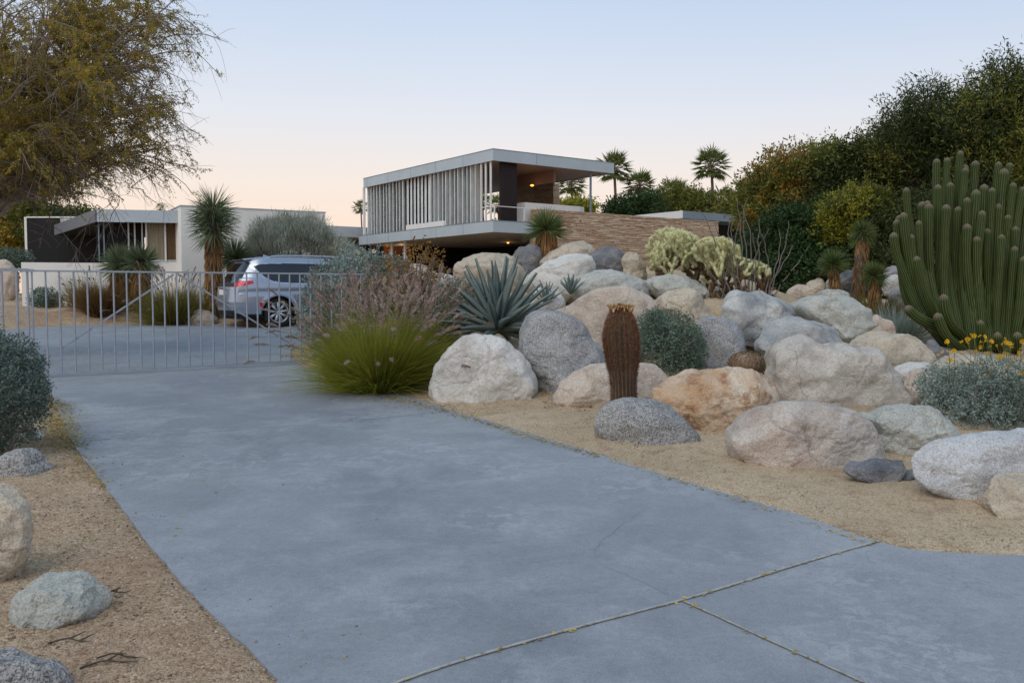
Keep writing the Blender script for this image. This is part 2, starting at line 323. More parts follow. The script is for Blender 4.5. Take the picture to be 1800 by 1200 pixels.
M['plume'] = leafmat('purple_plume', [(192, 170, 156), (212, 192, 174), (168, 146, 138), (224, 206, 190), (166, 138, 148)], .35)
M['plume2'] = leafmat('pale_plume', [(170, 146, 136), (190, 168, 154), (150, 124, 118)], .35)
M['flower'] = leafmat('yellow_petal', [(246, 196, 24), (238, 178, 18), (250, 208, 50)], .3)
M['stalk'] = leafmat('green_stalk', [(120, 130, 60), (138, 138, 70)], .2)
M['litter'] = leafmat('fallen_leaf', [(196, 172, 84), (176, 144, 72), (220, 196, 104), (150, 118, 62), (192, 164, 64)], .1)
M['rust'] = leafmat('rusty_leaf', [(168, 130, 60), (150, 100, 54), (184, 150, 70), (126, 88, 56)], .3)
M['spine_red'] = leafmat('red_spine', [(150, 108, 84), (124, 84, 64), (170, 130, 102), (104, 68, 54)], .1)
M['spine_grey'] = leafmat('grey_spine', [(112, 96, 92), (92, 76, 74), (132, 112, 104), (78, 62, 62)], .1)
M['spine_pale'] = leafmat('pale_spine', [(244, 240, 204), (232, 226, 182), (250, 248, 222), (220, 210, 164)], .3)
M['spine_old'] = leafmat('old_spine', [(150, 124, 84), (126, 100, 66), (170, 148, 100), (108, 84, 58)], .15)
M['fruit'] = leafmat('dry_fruit', [(206, 172, 112), (176, 130, 72), (124, 74, 44), (222, 200, 150)], .1)
M['joint_green'] = plain('cholla_flesh', (196, 196, 146), .7, 0, .2, 10, .3)
M['joint_old'] = plain('cholla_old_flesh', (96, 78, 56), .8, 0, .3, 10, .5)
M['fuzz'] = plain('cactus_fuzz', (158, 134, 116), .9, 0, .25, 40, .8)
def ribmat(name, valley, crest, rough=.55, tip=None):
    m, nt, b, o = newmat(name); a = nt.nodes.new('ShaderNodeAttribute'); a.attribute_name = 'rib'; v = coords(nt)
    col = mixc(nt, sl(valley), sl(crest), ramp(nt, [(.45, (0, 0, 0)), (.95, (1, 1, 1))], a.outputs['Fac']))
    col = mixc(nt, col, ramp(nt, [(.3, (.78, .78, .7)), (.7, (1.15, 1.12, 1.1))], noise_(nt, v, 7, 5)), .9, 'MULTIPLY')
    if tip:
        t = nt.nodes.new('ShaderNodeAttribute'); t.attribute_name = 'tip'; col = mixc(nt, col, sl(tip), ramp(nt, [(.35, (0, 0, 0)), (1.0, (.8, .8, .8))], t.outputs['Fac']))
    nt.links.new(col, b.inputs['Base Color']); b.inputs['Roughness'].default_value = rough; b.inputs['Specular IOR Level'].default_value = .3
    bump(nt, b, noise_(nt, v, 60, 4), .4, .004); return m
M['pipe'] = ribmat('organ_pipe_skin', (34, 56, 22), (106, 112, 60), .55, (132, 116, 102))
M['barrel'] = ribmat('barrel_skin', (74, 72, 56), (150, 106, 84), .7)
def agave_mat():
    m, nt, b, o = newmat('agave_leaf'); a = nt.nodes.new('ShaderNodeAttribute'); a.attribute_name = 'rib'; v = coords(nt); g = nt.nodes.new('ShaderNodeNewGeometry')
    col = ramp(nt, [(0, sl((78, 98, 98))), (.5, sl((98, 114, 112))), (1, sl((74, 90, 84)))], g.outputs['Random Per Island'])
    col = mixc(nt, col, sl((142, 156, 150)), mth(nt, 'MULTIPLY', a.outputs['Fac'], .8))
    col = mixc(nt, col, ramp(nt, [(.3, (.75, .78, .78)), (.7, (1.12, 1.12, 1.1))], noise_(nt, v, 5, 5, .6, 1)), .8, 'MULTIPLY')
    nt.links.new(col, b.inputs['Base Color']); b.inputs['Roughness'].default_value = .5; return m
M['agave'] = agave_mat()
# ------------------------------------------------------------------ driveway outline on the ground plane
edge_r = [(470, 574), (800, 574), (800, 583), (620, 592), (540, 602), (512, 614), (508, 624), (527, 644), (565, 657), (600, 671), (650, 684), (700, 694), (745, 706), (790, 722), (860, 742), (950, 770), (1050, 800), (1200, 848), (1300, 878), (1400, 906), (1470, 931), (1545, 957), (1600, 970), (1700, 978), (1800, 981), (2500, 990)]
edge_l = [(490, 1200), (420, 1130), (350, 1063), (300, 1008), (250, 945), (205, 885), (165, 830), (135, 795), (118, 762), (100, 715), (85, 680), (40, 662), (-150, 640), (-400, 625), (-400, 590), (0, 582), (40, 578), (100, 574), (200, 572), (300, 571), (400, 571)]
def dens(pts, step=.12):
    out = []
    for a, b in zip(pts[:-1], pts[1:]):
        a = np.array(a); b = np.array(b); n = max(1, int(np.linalg.norm(b-a)/step)); out += [a+(b-a)*k/n for k in range(n)]
    return out+[np.array(pts[-1])]
def smooth_line(pts, it=2):
    pts = [np.array(p) for p in pts]
    for _ in range(it):
        q = [pts[0]]
        for a, b in zip(pts[:-1], pts[1:]): q += [a*.75+b*.25, a*.25+b*.75]
        pts = q+[pts[-1]]
    return pts
ER = smooth_line([gp(*p)[:2] for p in edge_r]); EL = smooth_line([gp(*p)[:2] for p in edge_l])
ER_d = dens(ER, .05); EL_d = dens(EL+[np.array(ER[0])], .05)
def wob(pts):
    P = np.array(pts); n = pn(np.c_[P*2.3, np.zeros(len(P))])*.008+pn(np.c_[P*9, np.ones(len(P))])*.010
    T = unit(np.gradient(P, axis=0)); return P+np.c_[-T[:, 1], T[:, 0]]*n[:, None]
DRV = np.concatenate([wob(ER_d), np.array([[14, 1.0], [14, -6], [-2.2, -6]]), wob(EL_d)])
DRV_seg = DRV[::3]
def inside(poly, X, Y):
    r = np.zeros(X.shape, bool); n = len(poly); j = n-1
    for i in range(n):
        xi, yi = poly[i]; xj, yj = poly[j]
        c = ((yi > Y) != (yj > Y)) & (X < (xj-xi)*(Y-yi)/((yj-yi) or 1e-12)+xi); r ^= c; j = i
    return r
def dist_poly(poly, X, Y):
    d = np.full(X.shape, 1e9); A = poly; B = np.roll(poly, -1, 0)
    for a, b in zip(A, B):
        ab = b-a; L = (ab**2).sum()+1e-12; t = np.clip(((X-a[0])*ab[0]+(Y-a[1])*ab[1])/L, 0, 1)
        d = np.minimum(d, np.hypot(X-a[0]-t*ab[0], Y-a[1]-t*ab[1]))
    return d
# ------------------------------------------------------------------ boulders: outline in the picture, own distance and thickness
def z7(l): return [(700+.35*x, 400+.35*y) for x, y in l]
def z4(l): return [(1100+.3889*x, 400+.3889*y) for x, y in l]
def zA(l): return [(1440+.3333*x, 560+.3333*y) for x, y in l]
def zB(l): return [(.3667*x, 760+.3667*y) for x, y in l]
def zC(l): return [(1340+.16667*x, 380+.16667*y) for x, y in l]
def zD(l): return [(600+.2333*x, 420+.2333*y) for x, y in l]
def zE(l): return [(.2166*x, 360+.2166*y) for x, y in l]
def zF(l): return [(.3444*x, 300+.3444*y) for x, y in l]
GB = 'boulders of the rock garden'
BO = [
 ('white', 10.7, .65, z7([(160,820),(175,740),(210,670),(270,590),(340,545),(410,535),(500,550),(590,600),(650,660),(690,730),(702,780),(685,840),(620,870),(540,885),(440,890),(300,885),(205,865)]), 'big white rounded boulder right of the purple fountain grass', 1),
 ('grey', 11.8, .8, z7([(610,590),(620,510),(650,450),(700,418),(780,415),(860,440),(930,500),(990,570),(1040,630),(1055,720),(1010,790),(900,850),(800,860),(740,830),(690,760),(640,690)]), 'tall grey egg shaped boulder between the white boulder and the barrel cactus', 1),
 ('pink', 9.85, .6, z7([(775,880),(800,810),(870,740),(960,690),(1060,678),(1200,680),(1270,690),(1330,730),(1365,770),(1340,860),(1200,930),(1000,960),(870,930)]), 'low pale pink boulder directly behind the barrel cactus', 3),
 ('speck', 8.3, .75, z7([(985,1000),(1000,940),(1050,890),(1120,862),(1220,858),(1330,880),(1410,930),(1470,990),(1500,1060),(1480,1100),(1350,1105),(1200,1105),(1050,1085)]), 'grey domed granite boulder in front of the barrel cactus', 1),
 ('orange', 8.9, .6, z4([(120,765),(160,710),(230,660),(350,645),(500,640),(600,655),(670,700),(705,750),(712,800),(660,880),(520,940),(430,955),(330,955),(250,900),(170,830)]), 'rusty orange boulder with cream streaks on top', 1),
 ('stripe', 7.6, .55, z4([(470,1000),(490,900),(540,840),(620,800),(760,785),(900,795),(1010,820),(1080,870),(1120,930),(1152,1010),(1150,1060),(1050,1090),(850,1095),(650,1085),(510,1055)]), 'long low pinkish boulder with pale bands at the sand edge', 1),
 ('green', 8.1, .6, zA([(232,510),(320,475),(440,460),(560,460),(640,480),(700,520),(750,580),(778,640),(700,710),(560,745),(480,750),(400,735),(320,720),(285,600)]), 'smooth greenish grey boulder between the banded boulder and the flowering shrub', 1),
 ('pale', 6.8, .22, zA([(505,800),(560,700),(640,640),(780,618),(900,605),(1080,590),(1300,585),(1600,620),(1950,760),(1950,900),(1600,1000),(1000,985),(880,975),(780,960),(700,935),(600,905),(525,870)]), 'large light grey boulder sloping out at the right edge', 1),
 ('tan', 5.9, .7, zA([(878,970),(920,920),(1000,845),(1080,832),(1250,850),(1350,950),(1300,1060),(1150,1085),(1000,1060),(905,1020)]), 'small pale boulder with a brown side in front of the large grey one', 1),
 ('dark', 6.55, .5, zA([(125,800),(200,765),(350,755),(470,755),(560,790),(520,830),(420,830),(350,895),(270,875),(200,835)]), 'flat dark rock nearly buried in the sand', 1),
 ('vein', 10.2, .6, z4([(650,620),(662,540),(740,500),(850,505),(930,530),(1050,535),(1170,540),(1215,600),(1250,680),(1262,770),(1190,830),(1090,860),(1000,850),(850,820),(720,800),(655,720)]), 'largest angular cream boulder with pinkish veins in the middle of the pile', 0),
 ('patch', 11.7, .6, z4([(605,560),(615,480),(650,430),(730,405),(830,410),(930,440),(1000,500),(1015,560),(900,600),(740,610),(660,630),(615,610)]), 'pale boulder with bluish grey top behind the largest angular boulder', 0),
 ('patch', 12.7, .75, z4([(415,400),(440,350),(490,300),(560,288),(650,298),(720,320),(755,355),(758,410),(720,450),(640,490),(560,508),(490,480)]), 'whitish boulder with a dark grey patch below the ocotillo', 0),
 ('green', 12.9, .75, z4([(760,360),(800,330),(870,308),(960,305),(1050,318),(1105,360),(1128,420),(1120,460),(1080,500),(1030,530),(980,520),(900,470),(800,430)]), 'smooth pale boulder left of the organ pipe cactus, topmost of its heap', 0),
 ('tan', 11.7, .7, z4([(1010,540),(1080,490),(1150,475),(1230,478),(1320,495),(1375,530),(1387,580),(1385,640),(1280,670),(1200,680),(1100,640)]), 'cream boulder with small cracks right of the largest angular boulder', 0),
 ('pink', 13.6, .7, z4([(1090,470),(1125,395),(1160,410),(1215,470),(1220,510),(1130,520)]), 'small pinkish wedge rock behind the smooth pale boulder', 0),
 ('grey', 11.7, .75, z4([(305,450),(350,405),(420,405),(480,425),(530,460),(552,530),(540,600),(470,640),(440,670),(380,670),(330,620),(300,530)]), 'light grey boulder on the right side of the round sage shrub', 0),
 ('pink', 10.0, .7, z4([(1265,690),(1290,650),(1340,640),(1420,640),(1460,700),(1430,790),(1300,790),(1265,740)]), 'small brownish boulder on the left side of the flowering shrub', 0),
 ('tan', 10.5, .6, z4([(1400,650),(1450,610),(1530,580),(1620,585),(1700,605),(1800,625),(1950,640),(1960,740),(1800,780),(1480,780)]), 'tan boulder behind the yellow flowers', 0),
 ('white', 10.95, .6, z4([(1225,630),(1300,612),(1400,618),(1480,630),(1440,700),(1300,710),(1235,690)]), 'thin white boulder just left of the yellow flowers', 0),
 ('dark', 12.6, .7, z4([(1370,510),(1420,535),(1460,600),(1400,650),(1360,610)]), 'small dark rock at the foot of the organ pipe cactus', 0),
 ('pink', 12.9, .6, z7([(770,430),(860,380),(950,330),(1050,298),(1150,305),(1240,340),(1290,390),(1305,450),(1260,540),(1150,620),(1040,640),(960,580),(880,500)]), 'broad tan boulder behind the top of the barrel cactus', 0),
 ('tan', 13.3, .75, z7([(1290,380),(1330,330),(1430,305),(1500,330),(1540,380),(1570,430),(1600,470),(1500,500),(1400,490),(1310,460)]), 'round tan boulder above the round sage shrub', 0),
 ('green', 14.3, .6, z7([(862,290),(890,240),(960,225),(1050,212),(1130,225),(1200,255),(1260,300),(1265,350),(1150,370),(1050,360),(950,370),(890,350)]), 'flat topped pale boulder right of the agave', 0),
 ('green', 14.5, .7, z7([(1235,265),(1310,242),(1400,236),(1480,255),(1530,295),(1548,345),(1500,370),(1430,350),(1330,345),(1260,330)]), 'smooth greenish boulder left of the cholla foot', 0),
 ('white', 14.8, .7, z7([(635,290),(650,240),(720,200),(800,150),(900,125),(970,140),(990,190),(975,240),(920,290),(880,330),(830,350),(740,330),(670,320)]), 'white slanting boulder behind the right agave leaves', 0),
 ('dark', 16.2, .7, z7([(960,190),(990,120),(1030,100),(1090,95),(1140,130),(1190,160),(1218,230),(1190,260),(1100,250),(1000,230)]), 'dark bluish boulder near the top of the pile', 0),
 ('tan', 15.9, .7, z7([(1120,170),(1140,135),(1180,120),(1220,150),(1247,210),(1244,265),(1200,270),(1150,230)]), 'tan boulder touching the right side of the dark bluish boulder', 0),
 ('tan', 17.2, .7, z7([(712,185),(740,140),(820,100),(880,75),(930,68),(980,90),(990,140),(900,180),(800,210),(725,205)]), 'tan boulder at the very top of the pile', 0),
 ('tan', 15.8, .8, z7([(283,240),(290,190),(330,150),(400,128),(480,125),(540,135),(600,180),(640,230),(645,280),(600,350),(480,390),(350,370),(295,310)]), 'round beige boulder behind the agave', 0),
 ('white', 13.8, .7, z7([(650,360),(680,315),(740,298),(790,315),(830,350),(838,390),(750,420),(690,420),(652,395)]), 'small white boulder tucked under the right agave leaves', 0),
 ('pink', 15.2, .7, zD([(470,270),(520,190),(590,185),(660,220),(720,260),(770,340),(710,430),(560,420)]), 'pale boulder behind the purple plumes', 0),
 ('white', 14.9, .7, zD([(685,310),(730,255),(800,270),(860,300),(905,350),(900,420),(800,460),(695,430)]), 'whitish boulder between the purple plumes and the agave', 0),
 ('dark', 17.4, .7, z7([(570,150),(620,95),(680,85),(720,110),(735,180),(700,230),(640,250),(600,190)]), 'dark purplish boulder below the yucca by the stone wall', 0),
 ('pink', 17.2, .7, zC([(265,810),(330,740),(420,720),(510,740),(450,850),(400,900),(310,890)]), 'shaded brown boulder behind the ocotillo', 0),
 ('tan', 16.2, .7, zC([(412,870),(480,740),(560,670),(640,655),(680,720),(660,810),(580,870),(420,930)]), 'brown round boulder left of the small yuccas', 0),
 ('green', 16.6, .7, zC([(655,730),(710,665),(770,690),(790,770),(720,820),(660,800)]), 'small pale rock under the left small yucca', 0),
 ('green', 15.4, .6, zC([(580,830),(680,775),(780,770),(900,790),(900,870),(700,880)]), 'low pale rock behind the smooth pale boulder', 0),
 ('dark', 16.9, .7, zC([(760,790),(840,620),(900,565),(1000,600),(1080,700),(1070,800),(950,840),(800,840)]), 'dark rock under the tall small yucca', 0),
 ('grey', 17.1, .7, zC([(1285,610),(1330,540),(1400,522),(1480,560),(1500,680),(1400,700),(1320,660)]), 'grey rock left of the organ pipe cactus, upper of three', 0),
 ('white', 16.6, .7, zC([(1275,710),(1330,640),(1440,632),(1490,740),(1380,810),(1290,800)]), 'white rock left of the organ pipe cactus, middle of three', 0),
 ('grey', 16.1, .7, zC([(1330,850),(1380,775),(1480,760),(1530,900),(1460,980),(1360,930)]), 'bluish rock left of the organ pipe cactus, lowest of three', 0),
 ('tan', 4.8, .75, zB([(-250,400),(-200,310),(-80,265),(0,275),(60,310),(110,350),(130,410),(132,490),(112,590),(60,670),(-20,730),(-150,740),(-250,640)]), 'round tan boulder cut by the left edge of the view', 2),
 ('green', 4.15, .8, zB([(18,875),(45,800),(100,745),(190,710),(300,708),(400,718),(450,760),(478,800),(468,880),(440,925),(400,950),(300,960),(200,958),(110,955),(50,920)]), 'angular grey green rock alone in the left gravel', 2),
 ('speck', 6.85, .75, zB([(-40,205),(0,130),(50,90),(120,75),(160,90),(190,140),(228,212),(150,225),(50,225)]), 'speckled grey rock half buried near the left shrub', 2),
 ('speck', 3.45, .7, zB([(-150,1100),(0,1055),(100,1072),(200,1103),(270,1140),(312,1200),(300,1290),(100,1330),(-150,1330)]), 'grey rock in the bottom left corner', 2),
 ('white', 7.9, .7, zB([(95,42),(135,8),(180,-8),(203,8),(192,38),(120,52)]), 'fist sized white stone under the left shrub', 2),
 ('tan', 23.3, .6, zE([(275,900),(330,880),(380,905),(450,932),(468,968),(400,980),(290,950)]), 'flat tan rock by the court, left of the gate brace', 0),
 ('green', 24.6, .6, zE([(380,905),(430,850),(520,818),(620,820),(690,850),(705,905),(600,945),(430,940)]), 'long pale rock behind the small round shrub', 0),
 ('pink', 24.7, .6, zE([(175,890),(215,835),(250,845),(258,890),(210,915)]), 'small pinkish rock left of the small round shrub', 0),
 ('pink', 27.5, .7, zE([(-90,520),(0,450),(50,450),(100,490),(132,540),(130,700),(60,760),(-90,760)]), 'huge brown boulder behind the left end of the gate', 0),
 ('pink', 22.9, .6, zF([(915,785),(960,730),(1030,708),(1080,728),(1095,790),(1000,800)]), 'orange pink rock between the dry grass and the van', 0),
 ('green', 23.8, .6, zF([(1100,760),(1115,715),(1180,700),(1240,740),(1235,785),(1120,790)]), 'pale rock behind the rear bumper of the van', 0),
]
def ico(n):
    import bmesh
    bm = bmesh.new(); bmesh.ops.create_icosphere(bm, subdivisions=n, radius=1)
    V = np.array([v.co[:] for v in bm.verts]); F = np.array([[v.index for v in f.verts] for f in bm.faces]); bm.free(); return V, F
ICO = {n: ico(n) for n in (1, 2, 4, 5, 6)}
ctrl = []     # terrain control points (x,y,z,sigma)
def boulder(i, kind, Y, dk, poly, label, zone):
    P = np.array([at(x, y, Y) for x, y in poly]); c2 = np.array([(P[:, 0].min()+P[:, 0].max())/2, (P[:, 2].min()+P[:, 2].max())/2])
    if zone in (1, 2) and Y < 20:
        yb = max(y for x, y in poly); Y = gp(900, yb-2)[1]+.72*dk*(P[:, 0].max()-P[:, 0].min())/2; P = np.array([at(x, y, Y) for x, y in poly]); zm = (P[:, 2].min()+P[:, 2].max())/2; P[:, 2] = np.where(P[:, 2] < zm, zm+(P[:, 2]-zm)*(2.6 if 'buried in the sand' in label else 1.2), P[:, 2]); c2 = np.array([(P[:, 0].min()+P[:, 0].max())/2, (P[:, 2].min()+P[:, 2].max())/2])
    if zone == 0: zm = (P[:, 2].min()+P[:, 2].max())/2; P[:, 2] = np.where(P[:, 2] < zm, zm+(P[:, 2]-zm)*1.3, P[:, 2]); c2[1] = (P[:, 2].min()+P[:, 2].max())/2
    w = (P[:, 0].max()-P[:, 0].min())/2; h = (P[:, 2].max()-P[:, 2].min())/2
    rel = np.stack([(P[:, 0]-c2[0])/w, (P[:, 2]-c2[1])/h], 1); ang = np.arctan2(rel[:, 1], rel[:, 0]); rr = np.hypot(rel[:, 0], rel[:, 1]); o = np.argsort(ang); ang = ang[o]; rr = rr[o]
    V, F = ICO[6 if zone and Y < 11 else 5]; V = V.copy(); r = np.random.default_rng(100+i)
    flat = kind in ('vein', 'green', 'tan', 'orange', 'patch', 'dark')
    for _ in range(20 if flat else 13):
        n = unit(r.normal(size=3)*np.array([1, 1.6, 1])); n[1] = -abs(n[1]) if r.random() < .8 else n[1]
        off = r.uniform(.58, .88) if flat else r.uniform(.68, .9); d = V@n; k = np.maximum(d-off, 0); V = V-np.outer(k*(.93 if flat else .8), n)
    rho = np.hypot(V[:, 0], V[:, 2]); a = np.arctan2(V[:, 2], V[:, 0])
    nb = 90; bi = ((a+math.pi)/(2*math.pi)*nb).astype(int) % nb; mx = np.zeros(nb); np.maximum.at(mx, bi, rho); mx = (mx+np.roll(mx, 1)+np.roll(mx, -1))/3; bc_ = (np.arange(nb)+.5)/nb*2*math.pi-math.pi
    rho_s = np.interp(a, np.r_[bc_[-1]-2*math.pi, bc_, bc_[0]+2*math.pi], np.r_[mx[-1], mx, mx[0]]); rho = np.minimum(rho/rho_s, 1.0)
    ra = np.interp(a, np.r_[ang-2*math.pi, ang, ang+2*math.pi], np.r_[rr, rr, rr])
    # periodic smoothing of the outline
    q = rho**.85
    bz_ = np.clip(-V[:, 2], 0, .97); ff = np.where(V[:, 2] < 0, np.minimum(np.sqrt(1-bz_**5)/np.sqrt(1-bz_**2), 3.2), 1.0); cy = np.sign(V[:, 1])*np.abs(V[:, 1])**.8*ff
    pos = np.stack([c2[0]+w*ra*q*np.cos(a), Y+cy*w*dk, c2[1]+h*ra*q*np.sin(a)], 1)
    nr = unit(V*np.array([1/w, 1/(w*dk), 1/h])); s = min(w, h)
    pp = (pos-np.array([c2[0], Y, c2[1]]))/s
    am = .12 if flat else .08
    nz = fbm(pp*1.3+i*7.7, 6, 2.15, .55)*am-np.clip(.12-np.abs(fbm(pp*.9+i*3.1, 3)), 0, 1)*am*3.2*np.clip(-V[:, 1]*2, 0, 1)
    pos = pos+nr*(nz*s)[:, None]
    zb = P[:, 2].min()
    if zone == 0: ctrl.append((c2[0], Y, max(zb-.12, SL*Y), max(.3, w*.5)))
    else: ctrl.append((c2[0], Y-.3*w, SL*Y, max(.5, min(w*1.1, 1.0))))
    b = mk('boulder', pos, F, M['r_'+kind], None, True)
    setp(b, label, 'boulder', None if zone == 2 or Y > 20 else GB)
for i, (k, Y, dk, poly, label, zone) in enumerate(BO): boulder(i, k, Y, dk, poly, label, zone)
# extra terrain points: planting bed behind the court, mound under cholla and yuccas, stone wall foot
for px, Y, s in [(1750, 8.6, .9), (1620, 9.2, .6), (1500, 8.9, .8), (1330, 9.7, .5), (900, 10.9, .4), (700, 10.8, .8), (1560, 7.4, .8), (1250, 9.6, .5)]: ctrl.append(((px-900)/FPX*Y, Y, SL*Y, s))
for px, py, Y, s in [(0, 530, 26, 2.5), (60, 533, 25, 1.5), (140, 535, 24.6, 1.5), (240, 545, 24.5, 1.5), (330, 550, 24.5, 1.5), (420, 545, 25.5, 1.5), (520, 540, 27, 2.0), (-150, 530, 27, 3),
                     (1200, 500, 15.2, .9), (1300, 515, 15.0, .9), (1250, 470, 17, 1.2), (1350, 545, 14.6, .8), (960, 465, 18, 1.0), (880, 470, 17, 1.0), (1050, 455, 18.5, 1.2), (1150, 470, 18.5, 1.2), (800, 500, 16.5, 1.2),
                     (1480, 535, 17, 1.0), (1560, 548, 17, 1.0), (1680, 622, 14.3, 1.0), (1800, 622, 14.3, 1.2), (1560, 590, 14.3, .7), (880, 590, 12.6, .5), (1190, 640, 11.2, .4), (640, 560, 15.5, 1.0), (720, 600, 13, .7), (1400, 515, 19, 1.5), (1650, 530, 19, 2)]:
    p = at(px, py, Y); ctrl.append((p[0], p[1], max(p[2], SL*Y-.02), s))
CT = np.array(ctrl)
def plane_z(Y): return SL*np.minimum(Y, 45)+.0*Y
def H(X, Y, fine=True):
    X = np.asarray(X, float); Y = np.asarray(Y, float); num = 0; den = np.full(X.shape, .10)
    for cx, cy, cz, s in CT:
        w = np.exp(-((X-cx)**2+(Y-cy)**2)/(2*(s*1.0)**2)); num = num+w*(cz-SL*min(cy, 45)); den = den+w
    return plane_z(Y)+num/den
def Hc(X, Y):
    """terrain height with the flat court and driveway cut in"""
    sh = X.shape; x = X.ravel(); y = Y.ravel(); d = np.full(x.shape, 50.0); near = (y < 32) & (np.abs(x) < 24)
    d[near] = dist_poly(DRV_seg, x[near], y[near]); ins = inside(DRV_seg, x, y); d[ins] *= -1
    h = H(x, y); pl = plane_z(y); k = np.clip(d/1.0, 0, 1); k = k*k*(3-2*k); h = pl+(h-pl)*k
    nz = fbm(np.c_[x*.8, y*.8, 0*x], 3)*.035*np.clip(d/.6, 0, 1)+fbm(np.c_[x*3.5, y*3.5, 0*x+4], 3)*.012*np.clip(d/.15, 0, 1)
    h = h+nz+np.where(d > 0, .010+.012*np.clip(d/.25, 0, 1), -.05*np.clip(-d/.15, 0, 1))
    return h.reshape(sh)
def hz(x, y): return float(Hc(np.array([x]), np.array([y]))[0])
def grid_mesh(name, xs, ys):
    X, Y = np.meshgrid(xs, ys); Z = Hc(X, Y); V = np.stack([X, Y, Z], -1).reshape(-1, 3)
    idx = np.arange(len(V)).reshape(X.shape); F = np.stack([idx[:-1, :-1], idx[:-1, 1:], idx[1:, 1:], idx[1:, :-1]], -1).reshape(-1, 4)
    o = mk(name, V, F, M['sand'], None, True, own=(0, 0, 0)); return setp(o, 'sandy desert ground with gravel', None, None, 'structure')
def prog(a, b, s0, g):
    out = [a]; s = s0
    while out[-1] < b: out.append(out[-1]+s); s *= g
    return out
xs = np.array(sorted(set([-x for x in prog(14, 500, .5, 1.35)]+list(np.arange(-14, 14.01, .09))+prog(14, 500, .5, 1.35))))
ys = np.array(sorted(set([-x for x in prog(1, 300, .5, 1.5)]+list(np.arange(-1, 20, .08))+prog(20, 600, .12, 1.04))))
grid_mesh('ground', xs, ys)
# driveway: a triangulated sheet 12 mm above the ground plane, with a real edge
def tri_sheet(name, poly, dz, thick, mat):
    import bmesh
    bm = bmesh.new(); vs = [bm.verts.new((p[0], p[1], SL*p[1]+dz)) for p in poly]; f = bm.faces.new(vs)
    if f.normal.z < 0: f.normal_flip()
    bm.normal_update()
    if f.normal.z < 0: bmesh.ops.reverse_faces(bm, faces=[f])
    r = bmesh.ops.extrude_face_region(bm, geom=[f]); nv = [g for g in r['geom'] if isinstance(g, bmesh.types.BMVert)]
    for v in vs: v.co.z -= thick
    bmesh.ops.recalc_face_normals(bm, faces=bm.faces[:]); bmesh.ops.triangulate(bm, faces=bm.faces[:])
    me = bpy.data.meshes.new(name); bm.to_mesh(me); bm.free(); me.materials.append(mat); o = bpy.data.objects.new(name, me); COL.objects.link(o); return o
d_ = tri_sheet('driveway', DRV, .016, .08, M['concrete']); setp(d_, 'bluish grey concrete driveway running to the gate', None, None, 'structure')
def ribbon(name, pts, w, dz, mat):
    P = np.array(dens(smooth_line(pts), .03)); T = unit(np.gradient(P, axis=0)); N = np.c_[-T[:, 1], T[:, 0]]
    ww = w*(1+.5*pn(np.c_[P*14, 0*P[:, 0]]))[:, None]; L = P+N*ww/2; Rr = P-N*ww/2
    V = np.concatenate([np.c_[L, SL*L[:, 1]+dz], np.c_[Rr, SL*Rr[:, 1]+dz]]); n = len(P); i = np.arange(n-1)
    F = np.stack([i, i+1, n+i+1, n+i], -1)[:, ::-1]; return mk(name, V, F, mat, None)
J1 = [gp(x, y)[:2] for x, y in [(680, 1215), (800, 1172), (920, 1137), (1060, 1098), (1200, 1062), (1300, 1031), (1400, 999), (1480, 975), (1548, 956)]]
J2 = [gp(x, y)[:2] for x, y in [(1200, 1063), (1260, 1090), (1340, 1128), (1420, 1164), (1500, 1200), (1620, 1255)]]
J3 = [gp(x, y)[:2] for x, y in [(112, 780), (230, 772), (352, 763), (500, 752), (640, 741), (760, 728), (792, 724)]]
M['rim'] = plain('pale_joint_edge', (176, 176, 178), .9, 0, .2, 20, .3)
M['coldjoint'] = plain('cold_joint', (138, 138, 138), .9, 0, .3, 20, .3)
for nm, J, w, lab in (('expansion_joint', J1, .010, 'long curved joint filled with debris'), ('expansion_joint', J2, .008, 'short straight joint in the apron')):
    setp(ribbon('joint_edge', [np.array(p)+np.array([0, .014]) for p in J], w*1.5, .0185, M['rim']), 'pale worn lip along the '+lab, None, None, 'structure')
    setp(ribbon(nm, J, w, .0215, M['joint']), lab, None, None, 'structure')
setp(ribbon('expansion_joint', J3, .008, .0195, M['coldjoint']), 'faint cold joint near the gate', None, None, 'structure')
for cr_ in ([(1120, 905), (1098, 925), (1072, 945), (1052, 958), (1046, 972), (1052, 985)], [(1075, 1003), (1110, 1018), (1150, 1040), (1170, 1050)]):
    ps = [gp(x, y)[:2] for x, y in cr_]; ps = [p+RG.normal(size=2)*.012 for p in dens(ps, .07)]; setp(ribbon('crack', ps, .0022, .0195, M['coldjoint']), 'hairline crack in the driveway', None, None, 'structure')
# litter and gravel -------------------------------------------------
def seg_pts(pts, n, spread, r):
    P = np.array(pts); L = np.r_[0, np.cumsum(np.hypot(*np.diff(P, axis=0).T))]; s = r.uniform(0, L[-1], n)
    return np.stack([np.interp(s, L, P[:, 0]), np.interp(s, L, P[:, 1])], 1)+r.normal(size=(n, 2))*spread
def litter(n, spots, name, mat, size, label, cat, group=None):
    r = np.random.default_rng(5); XY = np.concatenate(spots)
    z = Hc(XY[:, 0], XY[:, 1]); ins = inside(DRV_seg, XY[:, 0], XY[:, 1]); z = np.where(ins, SL*XY[:, 1]+.019, z+.004)
    C = np.c_[XY, z+r.uniform(0, .006, len(XY))]; D = np.c_[r.normal(size=(len(C), 2)), r.uniform(-.08, .14, len(C))]; N = np.c_[r.normal(size=(len(C), 2))*.35, np.ones(len(C))]
    V, F = quads(C, D, N, r.uniform(.5, 1.3, len(C))*size, r.uniform(.3, .6, len(C))*size); o = mk(name, V, F, mat); return setp(o, label, cat, group, 'stuff')
r = np.random.default_rng(3)
lx = lambda pts: [gp(x, y)[:2] for x, y in pts]
